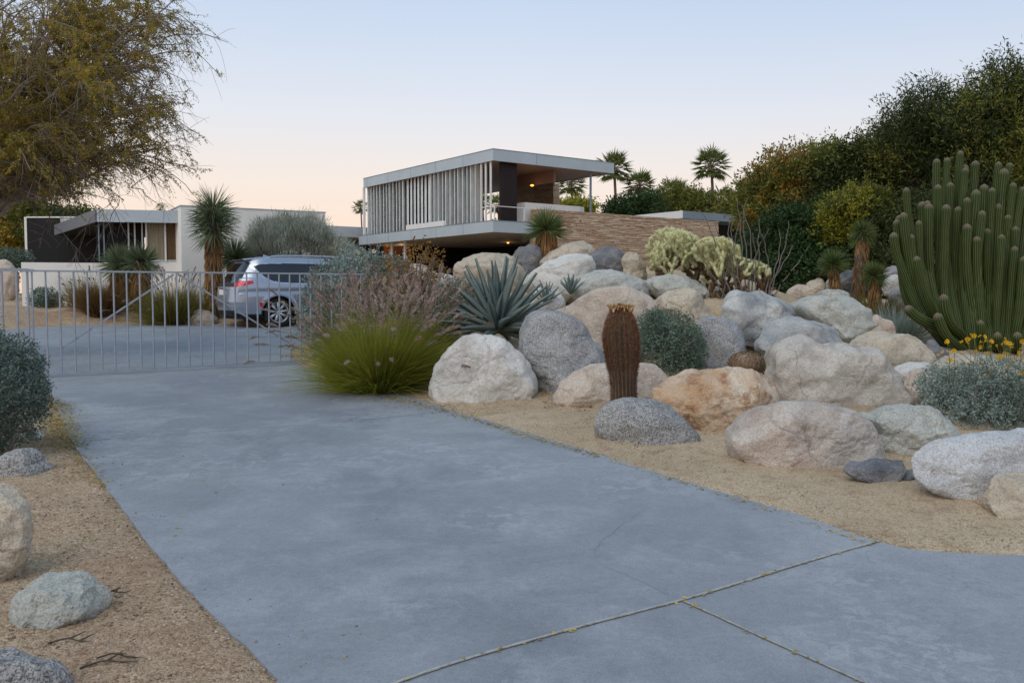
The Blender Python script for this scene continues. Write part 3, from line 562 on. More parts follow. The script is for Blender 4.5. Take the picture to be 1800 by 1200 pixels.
litter(0, [seg_pts(lx([(92, 712), (104, 735), (112, 765), (124, 795)]), 1900, .09, r), seg_pts(lx([(88, 735), (108, 790)]), 700, .14, r), seg_pts(lx([(90, 700), (125, 722)]), 250, .04, r), seg_pts(lx([(560, 668), (650, 692), (790, 727), (950, 776), (1060, 808)]), 1300, .04, r),
           seg_pts(lx([(1060, 808), (1300, 884), (1540, 962)]), 160, .03, r), seg_pts(lx([(640, 700), (760, 715), (860, 735)]), 500, .22, r), seg_pts(lx([(130, 800), (180, 860)]), 260, .06, r), seg_pts(lx([(700, 690), (930, 700)]), 500, .1, r),
           seg_pts(J1, 60, .006, r), seg_pts(J2, 24, .006, r), seg_pts(lx([(940, 690), (980, 705)]), 250, .1, r), seg_pts(lx([(400, 700), (900, 900)]), 10, .8, r), r.uniform(-1, 1, (120, 2))*np.array([1.5, 2.5])+np.array([-3.4, 6])],
       'fallen_leaves', M['litter'], .027, 'tiny yellow fallen leaves along the driveway edges', 'leaf litter')
gap_pts = []
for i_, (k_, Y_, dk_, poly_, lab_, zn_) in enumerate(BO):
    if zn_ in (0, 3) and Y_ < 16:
        x_ = sum(p[0] for p in poly_)/len(poly_); w_ = (max(p[0] for p in poly_)-min(p[0] for p in poly_))/2/FPX*Y_; a_ = r.uniform(0, 6.28, 190); q_ = w_*r.uniform(.7, 1.35, 190); gap_pts.append(np.c_[(x_-900)/FPX*Y_+np.cos(a_)*q_, Y_+np.sin(a_)*q_*.7])
M['gap_shade'] = leafmat('gap_shade_debris', [(112, 88, 62), (88, 68, 50), (138, 110, 76), (72, 58, 46), (128, 104, 82)], .0, .9)  # brown leaf pieces added to darken bright sand gaps, standing in for shade
litter(0, gap_pts, 'gap_shade_debris', M['gap_shade'], .035, 'brown leaf debris added to darken the gaps between the boulders', 'leaf litter')
def pebbles(name, XY, smin, smax, mat, label):
    r = np.random.default_rng(8); n = len(XY); z = np.maximum(Hc(XY[:, 0], XY[:, 1]), np.where(inside(DRV_seg, XY[:, 0], XY[:, 1]), SL*XY[:, 1]+.016, -9)); s = smin+(smax-smin)*r.random(n)**4
    b = np.array([[1, 0, 0], [0, 1, 0], [-1, 0, 0], [0, -1, 0], [0, 0, 1], [0, 0, -1]], float); f = np.array([[0, 1, 4], [1, 2, 4], [2, 3, 4], [3, 0, 4], [1, 0, 5], [2, 1, 5], [3, 2, 5], [0, 3, 5]])
    V = b[None]*s[:, None, None]*r.uniform(.6, 1.2, (n, 6, 1)); V[:, :, 2] *= .7; a = r.uniform(0, 6.28, n); c, s_ = np.cos(a)[:, None], np.sin(a)[:, None]
    X = V[:, :, 0]*c-V[:, :, 1]*s_; Y = V[:, :, 0]*s_+V[:, :, 1]*c; V = np.stack([X, Y, V[:, :, 2]], -1)+np.c_[XY, z+.001][:, None, :]
    F = (f[None]+np.arange(n)[:, None, None]*6).reshape(-1, 3); o = mk(name, V.reshape(-1, 3), F, mat, None); return setp(o, label, 'gravel', None, 'stuff')
M['gravel'] = leafmat('gravel_stone', [(176, 150, 128), (150, 124, 104), (202, 184, 164), (128, 104, 88), (190, 166, 142), (214, 204, 190)], .0, .9)
XY = np.c_[r.uniform(-6, -.6, 52000), 2.4+7.5*r.random(52000)**1.5]; ins_ = inside(DRV_seg, XY[:, 0], XY[:, 1]); k = ~ins_ | (r.random(len(XY)) < np.where(dist_poly(DRV[::12], XY[:, 0], XY[:, 1]) < .25, .05, .0)); XY = XY[k]; k = (np.abs(XY[:, 0]) < .64*XY[:, 1]+.3); pebbles('gravel', XY[k], .003, .0115, M['gravel'], 'reddish brown gravel left of the driveway')
M['gravel2'] = leafmat('pale_gravel_stone', [(196, 172, 142), (176, 150, 120), (210, 190, 162), (160, 136, 110), (190, 164, 134), (206, 184, 154)], .0, .9)
XY = np.c_[r.uniform(-1, 7, 50000), 4.4+6*r.random(50000)**1.4]; k = ~inside(DRV_seg, XY[:, 0], XY[:, 1]); XY = XY[k]; k = (np.abs(XY[:, 0]) < .64*XY[:, 1]+.3); pebbles('gravel', XY[k], .003, .009, M['gravel2'], 'pale sand gravel right of the driveway')
def twig(px, py, ang, L, label):
    p = gp(px, py); z = hz(p[0], p[1]); t = np.linspace(0, 1, 6); q = np.stack([p[0]+np.cos(ang)*L*t+.01*np.sin(t*9), p[1]+np.sin(ang)*L*t+.012*np.sin(t*7), z+.008+.012*np.sin(t*5)], 1)
    P = [q]; 
    for k in (2, 3):
        a2 = ang+random.choice((-1, 1))*.7; e = q[k][None]+np.stack([np.cos(a2)*L*.3*t, np.sin(a2)*L*.3*t, .01*t], 1); P.append(e)
    Rr = [np.linspace(.0045, .002, 6)]*len(P); V, F = tubes(np.array(P), np.array(Rr), 5); o = mk('twig', V, F, M['trunk'], None, True); setp(o, label, 'twig')
twig(84, 1141, .25, .22, 'short dark twig below the angular grey green rock'); twig(140, 1183, .45, .26, 'forked twig right of the bottom left rock'); twig(178, 1058, .9, .14, 'curled dark twig at the right end of the angular grey green rock')
twig(170, 1168, .2, .2, 'thin twig above the forked twig')
# ------------------------------------------------------------------ gate and fence
HG = 0
GL = gp(60, 667); GR = gp(548, 640.5)        # foot line of the gate
gd = (GR-GL)[:2]; Lg = np.linalg.norm(gd); gd = gd/Lg
def gate_t(px):      # distance along the gate line seen at picture column px
    a = (px-900)/FPX; return (a*GL[1]-GL[0])/(gd[0]-a*gd[1])
def zrail(px, py):
    t = gate_t(px); Y = GL[1]+gd[1]*t; return at(px, py, Y)[2]
ZT = zrail(300, 478.5)
def gpt(t, z, off=0): return np.array([GL[0]+gd[0]*t-gd[1]*off, GL[1]+gd[1]*t+gd[0]*off, z])
def gz(t): return SL*(GL[1]+gd[1]*t)+.016
def bar(mb, a, b, w, h):
    a = np.array(a, float); b = np.array(b, float); d = unit(b-a); up = np.array([0, 0, 1.0]) if abs(d[2]) < .9 else np.array([gd[1], -gd[0], 0]); s = unit(np.cross(d, up)); u = np.cross(s, d)
    mb.box8([a-s*w-u*h, a+s*w-u*h, b+s*w-u*h, b-s*w-u*h, a-s*w+u*h, a+s*w+u*h, b+s*w+u*h, b-s*w+u*h])
def rod(a, b, r, k=10):
    return tubes(np.array([[a, (np.array(a)+b)/2, b]]), np.full((1, 3), r), k)
gate = thing('driveway_gate', gpt(Lg/2, gz(Lg/2)), 'galvanised steel bar gate closed across the driveway', 'gate')
bars = [82, 106, 131, 155, 178, 201, 224, 247, 269, 290, 311.5, 332, 353, 374.5, 395, 414, 434.5, 453, 473, 491.5, 510, 528]
t0 = gate_t(58); t1 = gate_t(546.5)
mb = MB(); bar(mb, gpt(t0, ZT), gpt(t1, ZT), .018, .012); mb.build('top_rail', M['galv'], gate)
mb = MB(); bar(mb, gpt(t0, gz(t0)+.05), gpt(t1, gz(t1)+.05), .018, .014); mb.build('bottom_rail', M['galv'], gate)
for px in [58]+bars+[546.5]:
    t = gate_t(px); V, F = rod(gpt(t, gz(t)+.064), gpt(t, ZT-.012), .0125); mk('bar', V, F, M['galv'], gate, True)
tm = gate_t(311.5)
for a, b in (((gate_t(62)), tm-.03), (tm+.03, gate_t(540))):
    z0 = gz(a)+.18 if a < b and a < tm-.1 else ZT-.03; z1 = ZT-.03 if a < tm-.1 else gz(b)+.15
    mb = MB(); bar(mb, gpt(a, z0, .028), gpt(b, z1, .028), .005, .013); mb.build('brace', M['galv'], gate)
mb = MB(); bar(mb, gpt(gate_t(40), ZT+.004, -.02), gpt(gate_t(62), ZT+.004, -.02), .012, .02); mb.build('latch_plate', M['galv'], gate)
for zh in (.25, 1.15):
    mb = MB(); bar(mb, gpt(gate_t(546.5), gz(Lg)+zh-.04), gpt(gate_t(546.5), gz(Lg)+zh+.04), .03, .022); mb.build('hinge', M['post'], gate)
# fixed panel left
fl = thing('fence_panel', gpt(gate_t(0), gz(0)), 'steel bar fence panel at the left edge, left of the gate', 'fence', 'steel fence panels beside the gate')
ta, tb = gate_t(-110), gate_t(52)
mb = MB(); bar(mb, gpt(ta, ZT+.012), gpt(tb, ZT+.012), .018, .02); mb.build('top_rail', M['galv'], fl)
mb = MB(); bar(mb, gpt(ta, gz(ta)+.05), gpt(tb, gz(tb)+.05), .018, .014); mb.build('bottom_rail', M['galv'], fl)
for px in (-95, -70, -45, -20, 5, 31, 50):
    t = gate_t(px); V, F = rod(gpt(t, gz(t)-.05), gpt(t, ZT-.008), .0165); mk('bar', V, F, M['galv'], fl, True)
# post and right panel
pt = gate_t(556)
mb = MB(); c = gpt(pt, 0); z0 = hz(c[0], c[1]+0)-.1
s = .055; A = np.array([gd[0], gd[1]])*s; B = np.array([-gd[1], gd[0]])*s; mb.prism([tuple(c[:2]-A-B), tuple(c[:2]+A-B), tuple(c[:2]+A+B), tuple(c[:2]-A+B)], z0, SL*c[1]+.62)
po = mb.build('gate_post', M['post'], None); setp(po, 'short dark grey steel box post at the right end of the gate', 'post')
fr = thing('fence_panel', gpt(gate_t(600), gz(Lg)-.05), 'steel bar fence panel behind the purple plumes, right of the gate', 'fence', 'steel fence panels beside the gate')
ta, tb = gate_t(553), gate_t(640)
mb = MB(); bar(mb, gpt(ta, ZT-.002), gpt(tb, ZT-.002), .018, .012); mb.build('top_rail', M['galv'], fr)
mb = MB(); bar(mb, gpt(ta, gz(ta)+.1), gpt(tb, gz(tb)+.1), .018, .012); mb.build('bottom_rail', M['galv'], fr)
for px in (565, 583, 601, 618, 635):
    t = gate_t(px); V, F = rod(gpt(t, gz(t)-.12), gpt(t, ZT-.014), .0125); mk('bar', V, F, M['galv'], fr, True)
# ------------------------------------------------------------------ main house in its own frame
TH = math.atan2(1, 1.366); UU = np.array([math.cos(TH), math.sin(TH)]); VV = np.array([-math.sin(TH), math.cos(TH)])
P0 = at(866.8, 400, 34)[:2]
def hp(u, v): return P0+UU*u+VV*v
def solve_u(px, v=0):
    a = (px-900)/FPX; o = P0+VV*v; return (a*o[1]-o[0])/(UU[0]-a*UU[1])
def solve_v(px, u=0):
    a = (px-900)/FPX; o = P0+UU*u; return (a*o[1]-o[0])/(VV[0]-a*VV[1])
def zat(px, py, u, v): return at(px, py, hp(u, v)[1])[2]
def hb(mb, u0, u1, v0, v1, z0, z1):
    mb.prism([tuple(hp(u0, v0)), tuple(hp(u1, v0)), tuple(hp(u1, v1)), tuple(hp(u0, v1))], z0, z1)
def hbox(name, u0, u1, v0, v1, z0, z1, mat, parent):
    mb = MB(); hb(mb, u0, u1, v0, v1, z0, z1); return mb.build(name, M[mat], parent)
ZU1 = zat(866.8, 262, 0, 0); ZU0 = zat(866.8, 282, 0, 0); ZL1 = zat(866.8, 387.7, 0, 0); ZL0 = zat(866.8, 407.6, 0, 0)
UR = solve_u(1077.8); VL = solve_v(641); VLL = solve_v(632); GZ = 1.0
house = thing('modern_house', (P0[0], P0[1], GZ), 'flat roofed modernist house with a raised louvered pavilion above a carport', 'house')
# upper roof : metal fascia band round a brown soffit slab
def roof(name, u0, u1, v0, v1, z0, z1, sof):
    r = hbox(name, u0+.03, u1-.03, v0+.03, v1-.03, z0+.03, z1-.02, sof, house)
    mb = MB()
    for a in ((u0, u1, v0, v0+.03), (u0, u1, v1-.03, v1), (u0, u0+.03, v0+.03, v1-.03), (u1-.03, u1, v0+.03, v1-.03)): hb(mb, *a, z0, z1)
    mb.build('fascia', M['metal'], r)
    mb = MB(); hb(mb, u0-.012, u1+.012, v0-.012, v0+.05, z1, z1+.025); hb(mb, u0-.012, u0+.05, v0+.05, v1, z1, z1+.025); mb.build('drip_edge', M['metal2'], r)
    mb = MB()
    for k in range(1, int((u1-u0)/2.1)): hb(mb, u0+k*2.1, u0+k*2.1+.014, v0-.003, v0, z0+.002, z1-.002)
    for k in range(1, int((v1-v0)/2.1)+1): hb(mb, u0-.003, u0, v0+k*2.1, v0+k*2.1+.014, z0+.002, z1-.002)
    mb.build('panel_seam', M['post'], r); return r
roof('pavilion_roof', 0, UR, 0, VL, ZU0, ZU1, 'soffit')
roof('carport_roof', 0, 12.0, 0, VLL, ZL0, ZL1, 'lowsoffit')
# louvers
v1_ = solve_v(838, .12); v0_ = solve_v(643, .12); nf = 31
for k in range(nf):
    vc = v1_+(v0_-v1_)*(k+.5)/nf; sp = (v0_-v1_)/nf
    px_ = 838+(643-838)*(k+.5)/nf
    ang = R_(20) if 720 < px_ < 762 else R_(62+6*math.sin(k*2.1)) if px_ > 762 else R_(48+5*math.sin(k*1.7))
    w = sp*.66; du, dv = math.sin(ang)*w, math.cos(ang)*w; th = .012; nu, nv = -math.cos(ang)*th, math.sin(ang)*th; uc = .28
    mb = MB(); mb.prism([tuple(hp(uc+du+nu, vc+dv+nv)), tuple(hp(uc+du-nu, vc+dv-nv)), tuple(hp(uc-du-nu, vc-dv-nv)), tuple(hp(uc-du+nu, vc-dv+nv))], ZL1+.03, ZU0+.03)
    mb.build('louver', M['fin'], house)
for px in (846.7, 854.4, 863.0):
    v = solve_v(px, .1); hbox('post', .07, .13, v-.03, v+.03, ZL1, ZU0+.03, 'white', house)
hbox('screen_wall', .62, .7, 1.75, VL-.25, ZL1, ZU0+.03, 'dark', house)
hbox('corner_post', .05, .15, v0_-.02, v0_+.08, ZL1, ZU0+.03, 'white', house)
ud0, ud1 = solve_u(881, .3), solve_u(908.6, .3)
hbox('dark_screen', ud0, ud1, .3, .42, ZL1, ZU0+.03, 'darkpanel', house)
um = 3.6; va = solve_v(908.6, um); vb = solve_v(972.8, um); zz = zat(940, 325.5, um, (va+vb)/2)
hbox('wood_panel', um, um+.1, min(va, vb), max(va, vb), zz, ZU0+.03, 'soffit', house)
def stonewall(name, O, D, L, z0, z1, label=None, parent=None, depth=.35, ch=.07, back=None):
    """courses of ledge stone, each block its own face of the same wall"""
    r = np.random.default_rng(int(L*100)); mb = MB(); N = np.array([D[1], -D[0]]); z = z0; th = depth
    def blk(a, b, za, zb, pr):
        p = [O+D*a+N*pr, O+D*b+N*pr, O+D*b-N*th, O+D*a-N*th]; g = .006
        V = [(q[0], q[1], zc) for zc in (za+g, zb-g) for q in p]; V = np.array(V); V[:, :2] += r.normal(size=(8, 2))*.006; mb.box8(V)
    while z < z1-.02:
        h = min(r.uniform(.6, 1.35)*ch, z1-z); h = z1-z if z1-z-h < .04 else h; a = 0.0
        while a < L-.01:
            w = min(r.uniform(.12, .6), L-a); w = L-a if L-a-w < .12 else w
            blk(a+.004, a+w-.004, z, z+h, r.uniform(0, .05)); a += w
        z += h
    return mb.build(name, M['stone'], parent)
us = UR-.05; vs0 = solve_v(972.8, us); vs1 = solve_v(908.6-8, us)
O = hp(us, vs1); ch_ = stonewall('stone_chimney', O, -VV, vs1-vs0, ZL1, ZU0+.0, parent=house, ch=.1)
# white deck parapet box and railing
uw = solve_u(922.5, .5); zw = zat(922.5, 355.6, uw, .5); uw2 = solve_u(1034, .5)
mb = MB(); pl = [tuple(hp(uw, .5)), tuple(hp(uw2-.5, .5)), tuple(hp(uw2-.15, .62)), tuple(hp(uw2, .95)), tuple(hp(uw2, 1.5)), tuple(hp(uw, 1.5))]; mb.prism(pl, ZL1, zw); mb.build('deck_planter', M['white'], house)
uc = solve_u(1038.5, .25); V, F = rod(np.r_[hp(uc, .3), ZL1], np.r_[hp(uc, .3), ZU0+.03], .05); mk('column', V, F, M['metal2'], house, True)
zr = zat(869, 361, 0, .06)
mb = MB()
hb(mb, .1, 2.03, .04, .08, zr-.03, zr)
for px in (869.5, 921): u = solve_u(px, .06); hb(mb, u-.02, u+.02, .04, .08, ZL1, zr-.03)
hb(mb, .1, .14, .08, .9, zr-.03, zr); mb.build('deck_railing', M['white'], house)
hbox('roof_upstand', .02, .1, solve_v(780), solve_v(714), ZL1+.025, ZL1+.24, 'white', house)
# below the carport roof
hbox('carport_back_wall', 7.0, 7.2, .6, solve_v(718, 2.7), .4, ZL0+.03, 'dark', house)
vc_ = solve_v(718, 2.7); hbox('carport_side_wall', 2.9, 7.0, vc_, vc_+.2, .4, ZL0+.03, 'black', house)
hbox('cedar_wall', 2.7, 2.85, vc_, VLL-.05, .4, ZL0+.03, 'wood', house)
w_ = hbox('window', 2.62, 2.7, vc_+.6, vc_+1.5, ZL0-1.3, ZL0-.35, 'glass', house)
for px in (713, 690): v = solve_v(px, .5); hbox('column', .45, .53, v-.05, v+.05, .6, ZL0+.03, 'white', house)
# link roof behind
YL = 42.7; zl1 = at(573, 396.3, YL)[2]; zl0 = at(573, 415, YL)[2]
q = at(573, 400, YL)[:2]-P0; ul = q@UU; vl = q@VV
lk = hbox('link_roof', ul-3, 4, vl, vl+4, zl0, zl1, 'metal', house)
hbox('link_wall', ul-3, 4, vl+1.2, vl+1.4, .6, zl0, 'wood', house)
mb = MB()
for px in (612, 640, 660): u = solve_u(px, vl+1.1); hb(mb, u-.5, u+.5, vl+1.1, vl+1.17, zl0-1.0, zl0-.08)
mb.build('window', M['glass'], house)
# lamps that are lit in the photograph
def lamp(px, py, u, v, z, r, power):
    p = hp(u, v); V, F = ICO[2]; V = V*np.array([r, r, r*.5])+np.array([p[0], p[1], z-r*.3]); mk('ceiling_lamp', V, F, M['bulb'], house, True)
    l = bpy.data.lights.new('lamp_light', 'POINT'); l.energy = power; l.color = (1, .6, .3); l.shadow_soft_size = .1; o = bpy.data.objects.new('lamp_light', l); COL.objects.link(o); o.location = (p[0], p[1], z-.15-r)
zc = ZU0; d = ray(935, 325); Yc = (zc-1.6)/d[2]*d[1]; pq = at(935, 325, Yc)[:2]-P0; vl_ = solve_v(935, um-.35); lamp(0, 0, um-.35, vl_, zat(935, 325, um-.35, vl_), .08, 1.2)
zc = ZL0; d = ray(893, 427); Yc = (zc-1.6)/d[2]*d[1]; pq = at(893, 427, Yc)[:2]-P0; lamp(0, 0, pq@UU, pq@VV, ZL0+.02, .06, 2)
lamp(0, 0, 2.0, vc_+.9, ZL0+.0, .012, 6); lamp(0, 0, 1.9, 10.6, ZL0+.0, .012, 6)
# long stone wall
u0 = solve_u(940, -.05); u1 = solve_u(1260, -.05); zt = zat(940, 366.5, u0, -.05)
sw = stonewall('stone_wall', hp(u0, -.06), UU, u1-u0, .8, zt); setp(sw, 'long tan ledge stone wall behind the boulder pile', 'wall')
# right roof wing
uq = solve_u(1199, 1.6); z1q = zat(1199, 370.5, uq, 1.6); z0q = zat(1199, 384, uq, 1.6)
wing = thing('roof_wing', (*hp(uq, 3), GZ), 'low dark fascia roof wing beyond the right end of the stone wall', 'building')
mb = MB(); hb(mb, uq, uq+9, 1.6, 9, z0q, z1q); rw = mb.build('roof', M['metal2'], wing)
mb = MB(); hb(mb, uq-.02, uq, 1.62, 9, z0q+.02, z1q+.01); mb.build('white_fascia', M['white'], wing)
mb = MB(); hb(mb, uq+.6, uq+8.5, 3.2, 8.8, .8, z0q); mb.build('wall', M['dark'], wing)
# ------------------------------------------------------------------ left guest wing
A = at(170.5, 368, 26); B = at(318.6, 370.6, 26.48); zt = A[2]; zb_ = at(170.5, 390, 26)[2]; Lp = at(97.6, 395.8, 32); GW = .9
W_ = unit((B-A)[:2]); Nn = np.array([-W_[1], W_[0]])
gw = thing('guest_wing', (A[0]+2, A[1]+3, GW), 'low guest wing with an angled grey roof, curtained windows and a white block', 'building')
def pr(poly, z0, z1, name, mat, parent): mb = MB(); mb.prism([tuple(map(float, p)) for p in poly], z0, z1); return mb.build(name, M[mat], parent)
fp = [A[:2], B[:2], B[:2]+Nn*7, Lp[:2]+Nn*2.5, Lp[:2]]
rf = pr(fp, zb_+.04, zt-.03, 'roof', 'dark', gw)
def band(a, b, z0, z1, th, name, mat, parent):
    a = np.array(a[:2]); b = np.array(b[:2]); d = unit(b-a); n = np.array([d[1], -d[0]]); return pr([a+n*th, b+n*th, b, a], z0, z1, name, mat, parent)
band(A, B, zb_, zt, .05, 'fascia', 'metal', rf); band(Lp, A, zb_, zt, .05, 'fascia', 'post', rf)
# window wall below the front fascia, set back
def wp(px, back=.35):    # point on the window plane seen at column px
    a = (px-900)/FPX; o = A[:2]+Nn*back; t = (a*o[1]-o[0])/(W_[0]-a*W_[1]); return o+W_*t
Yw = wp(290)[1]; zs = at(290, 460, Yw)[2]
pr([wp(186), wp(186)+Nn*.1, wp(318)+Nn*.1, wp(318)], .6, zs, 'wall', 'stucco', gw)
pr([wp(172, .6), wp(172, .75), wp(257, .75), wp(257, .6)], zs, zb_+.05, 'glazing', 'dark', gw)
for px in (176, 185, 228, 239, 252): c = wp(px, .52); pr([c, c+W_*.035, c+W_*.035+Nn*.06, c+Nn*.06], zs, zb_+.05, 'mullion', 'metal2' if px < 200 else 'white', gw)
for a, b, mt in ((262, 291, 'curtain'), (295, 317, 'curtain2')):
    f = pr([wp(a-3, .30), wp(a, .30), wp(a, .4), wp(a-3, .4)], zs, zb_+.05, 'window', 'white', gw)
    pr([wp(a, .34), wp(a, .39), wp(b, .39), wp(b, .34)], zs, zs+.06, 'sill', 'metal', f)
    # pleated curtain
    n = 60; P = [wp(a+(b-a)*k/n, .42) for k in range(n+1)]; P = [p+Nn*(.03*math.sin(k*1.1)+.012*math.sin(k*2.7)) for k, p in enumerate(P)]
    V = np.array([(p[0], p[1], z) for z in (zs+.06, zb_+.04) for p in P]); i = np.arange(n); F = np.stack([i, i+1, n+2+i, n+1+i], -1); mk('curtain', V, F, M[mt], f, True)
c = wp(316.5, .3); pr([c, c+W_*.06, c+W_*.06+Nn*.1, c+Nn*.1], zs, zb_+.05, 'window_jamb', 'metal', gw)
# patio black panels
K0 = at(46.5, 383, 33.0); K1 = at(98.5, 383.5, 33.0); zkt = K0[2]; K2 = at(215, 383, 33.2)
pr([K0[:2], K1[:2], K1[:2]+[0, .1], K0[:2]+[0, .1]], .8, zkt, 'patio_screen', 'black', gw)
pr([K0[:2]-[.09, 0], K0[:2], K0[:2]+[0, .12], K0[:2]+[-.09, .12]], .8, zkt+.03, 'screen_edge', 'white', gw)
pr([K0[:2]-[0, .02], K1[:2]+[1.5, -.02], K1[:2]+[1.5, .12], K0[:2]+[0, .12]], zkt, zkt+.05, 'screen_cap', 'white', gw)
pr([K1[:2]+[0, .3], K1[:2]+[1.7, .3], K1[:2]+[1.7, .4], K1[:2]+[0, .4]], zkt-.55, zkt-.001, 'patio_parapet', 'white', gw)
pr([K1[:2]+[0, -.0], K2[:2], K2[:2]+[0, .2], K1[:2]+[0, .2]], .8, zkt-.5, 'patio_back_wall', 'black', gw)
# white block
C0 = at(317.5, 360.3, 26.0); C1 = at(571.8, 372.3, 28.2); Wd = unit((C1-C0)[:2]); Nd = np.array([-Wd[1], Wd[0]])
bl = pr([C0[:2], C1[:2], C1[:2]+Nd*5, C0[:2]+Nd*5], .7, C0[2]-.03, 'white_block', 'stucco', gw)
pr([C0[:2]-Nd*.02-Wd*.02, C1[:2]-Nd*.02+Wd*.02, C1[:2]+Nd*5, C0[:2]+Nd*5-Wd*.02], C0[2]-.03, C0[2], 'coping', 'metal', bl)
# low white garden wall
q0 = at(37, 461, 24.8); q1 = at(200, 462, 25.4)
mb = MB(); mb.prism([tuple(q0[:2]), tuple(q1[:2]), tuple(q1[:2]+[0, .25]), tuple(q0[:2]+[0, .25])], .8, q0[2]); o = mb.build('garden_wall', M['stucco'], None); setp(o, 'low cream plaster garden wall in front of the black patio screen', 'wall')
# ------------------------------------------------------------------ minivan
def inpoly(poly, X, Y): return inside(np.array(poly, float), X, Y)
def van():
    al = R_(34); wheel_px = at(491, 577, 21.75); fx = np.array([math.cos(al), math.sin(al)]); fy = np.array([-math.sin(al), math.cos(al)])
    zg = SL*wheel_px[1]+.016; org = wheel_px[:2]-fx*1.12+fy*.98
    def W(V): V = np.asarray(V, float).reshape(-1, 3); return np.c_[org+V[:, :1]*fx+V[:, 1:2]*fy, V[:, 2]+zg+0*V[:, 2]]
    t = thing('minivan', (*(org+fx*2.5), zg), 'silver minivan with a red tail light parked on the court behind the gate', 'minivan')
    zk = [.26, .35, .5, .62, .75, .95, 1.0, 1.06, 1.12, 1.3, 1.5, 1.62, 1.68, 1.715, 1.735, 1.745]
    xr = [.16, .07, .02, .0, .02, .05, .06, .09, .13, .25, .37, .44, .50, .62, .9, 1.5]
    xf = [5.05, 5.14, 5.17, 5.17, 5.14, 5.03, 4.85, 4.55, 4.25, 3.9, 3.5, 3.2, 3.0, 2.8, 2.5, 2.2]
    hw = [.90, .95, .985, 1.0, 1.01, 1.005, 1.0, .985, .97, .915, .85, .80, .765, .70, .58, .35]
    zz = np.concatenate([np.linspace(.26, 1.7, 110), np.linspace(1.702, 1.745, 14)]); N = 900
    XR, XF, HW = (np.interp(zz, zk, k) for k in (xr, xf, hw))
    th = np.linspace(0, 2*math.pi, 4001); Vg = []
    for k, z in enumerate(zz):
        n = 5.5 if z < 1.2 else 4.5; a = (XF[k]-XR[k])/2; cx = (XF[k]+XR[k])/2; c, s = np.cos(th), np.sin(th)
        X = cx-a*np.sign(c)*np.abs(c)**(2/n); Y = HW[k]*np.sign(s)*np.abs(s)**(2/n); L = np.r_[0, np.cumsum(np.hypot(np.diff(X), np.diff(Y)))]; sN = np.linspace(0, L[-1], N+1)[:-1]
        Vg.append(np.c_[np.interp(sN, L, X), np.interp(sN, L, Y), np.full(N, z)])
    Vg = np.array(Vg)
    # character: wheel arch flare and shoulder crease
    for cxw in (1.12, 4.2):
        dd = np.hypot(Vg[:, :, 0]-cxw, Vg[:, :, 2]-.37); sd = np.abs(Vg[:, :, 1]) > .8
        Vg[:, :, 1] += np.where(sd, np.sign(Vg[:, :, 1])*.025*np.exp(-((dd-.44)/.05)**2), 0)
    sd = np.abs(Vg[:, :, 1]) > .8; Vg[:, :, 1] -= np.where(sd, np.sign(Vg[:, :, 1])*.018*np.exp(-((Vg[:, :, 2]-(.86+.02*Vg[:, :, 0]))/.05)**2), 0)
    M_ = len(zz); idx = np.arange(M_*N).reshape(M_, N); a = idx[:-1]; b = np.roll(a, -1, 1); c = idx[1:]; d = np.roll(c, -1, 1)
    F = np.stack([a, b, d, c], -1).reshape(-1, 4)[:, ::-1]; V = Vg.reshape(-1, 3); C = V[F].mean(1); nx = np.cross(V[F[:, 1]]-V[F[:, 0]], V[F[:, 2]]-V[F[:, 0]]); nx = unit(nx)
    X, Y, Z = C.T; side = (np.abs(Y) > .6) & (np.abs(nx[:, 1]) > .55); rear = (nx[:, 0] < -.35) & (X < 1.2)
    if (nx[rear | True][:, 0][X < .3]).mean() > 0: rear = (nx[:, 0] > .35) & (X < 1.2)
    arch = np.zeros(len(F), bool)
    for cxw in (1.12, 4.2): arch |= (np.abs(Y) > .6) & (np.hypot(X-cxw, Z-.37) < .405)
    wl = [(.56, 1.50), (.62, 1.44), (.80, 1.24), (.98, 1.14), (1.25, 1.10), (4.15, 1.08), (3.55, 1.52), (3.3, 1.575), (1.4, 1.58), (.75, 1.555)]
    wt = [(.50, 1.51), (.58, 1.42), (.77, 1.215), (.96, 1.115), (1.25, 1.075), (4.22, 1.055), (3.62, 1.53), (3.34, 1.60), (1.4, 1.605), (.72, 1.58)]
    G = side & inpoly(wl, X, Z); T = side & inpoly(wt, X, Z) & ~G
    RGl = rear & (np.abs(Y) < .70-(Z-1.1)*.12) & (Z > 1.09) & (Z < 1.60) & (X < .6)
    blk = rear & (np.abs(Y) < .66) & (Z > 1.0) & (Z < 1.09)
    TL = ((X < .62) & (np.abs(Y) > .5) & (Z > .99+np.maximum(0, X-.15)*.22) & (Z < 1.15-np.maximum(0, .0)) & (X < .52-abs(0)) ) & ~RGl & ~G
    LB = (Z < .42) & (X < 1.0) & ~side
    SK = (Z < .33); pl_ = (G & ((np.abs(X-1.95) < .02) | (np.abs(X-3.0) < .03)))
    seam = side & (np.abs(X-1.9-.12*(Z-1.1)) < .007) & (Z < 1.08) & (Z > .4) | side & (np.abs(X-3.05) < .007) & (Z < 1.08) & (Z > .4)
    ws = (X > 2.4) & (Z > 1.12) & (Z < 1.66) & (np.abs(Y) < .72) & ~side & ~rear
    used = arch.copy()
    def part(name, mask, mat, parent=None):
        nonlocal used
        m = mask & ~used; used |= mask
        f = F[m]
        if not len(f): return None
        u, inv = np.unique(f, return_inverse=True); return mk(name, W(V[u]), inv.reshape(f.shape), M[mat], parent or t, True)
    part('window_pillar', pl_, 'carblack')
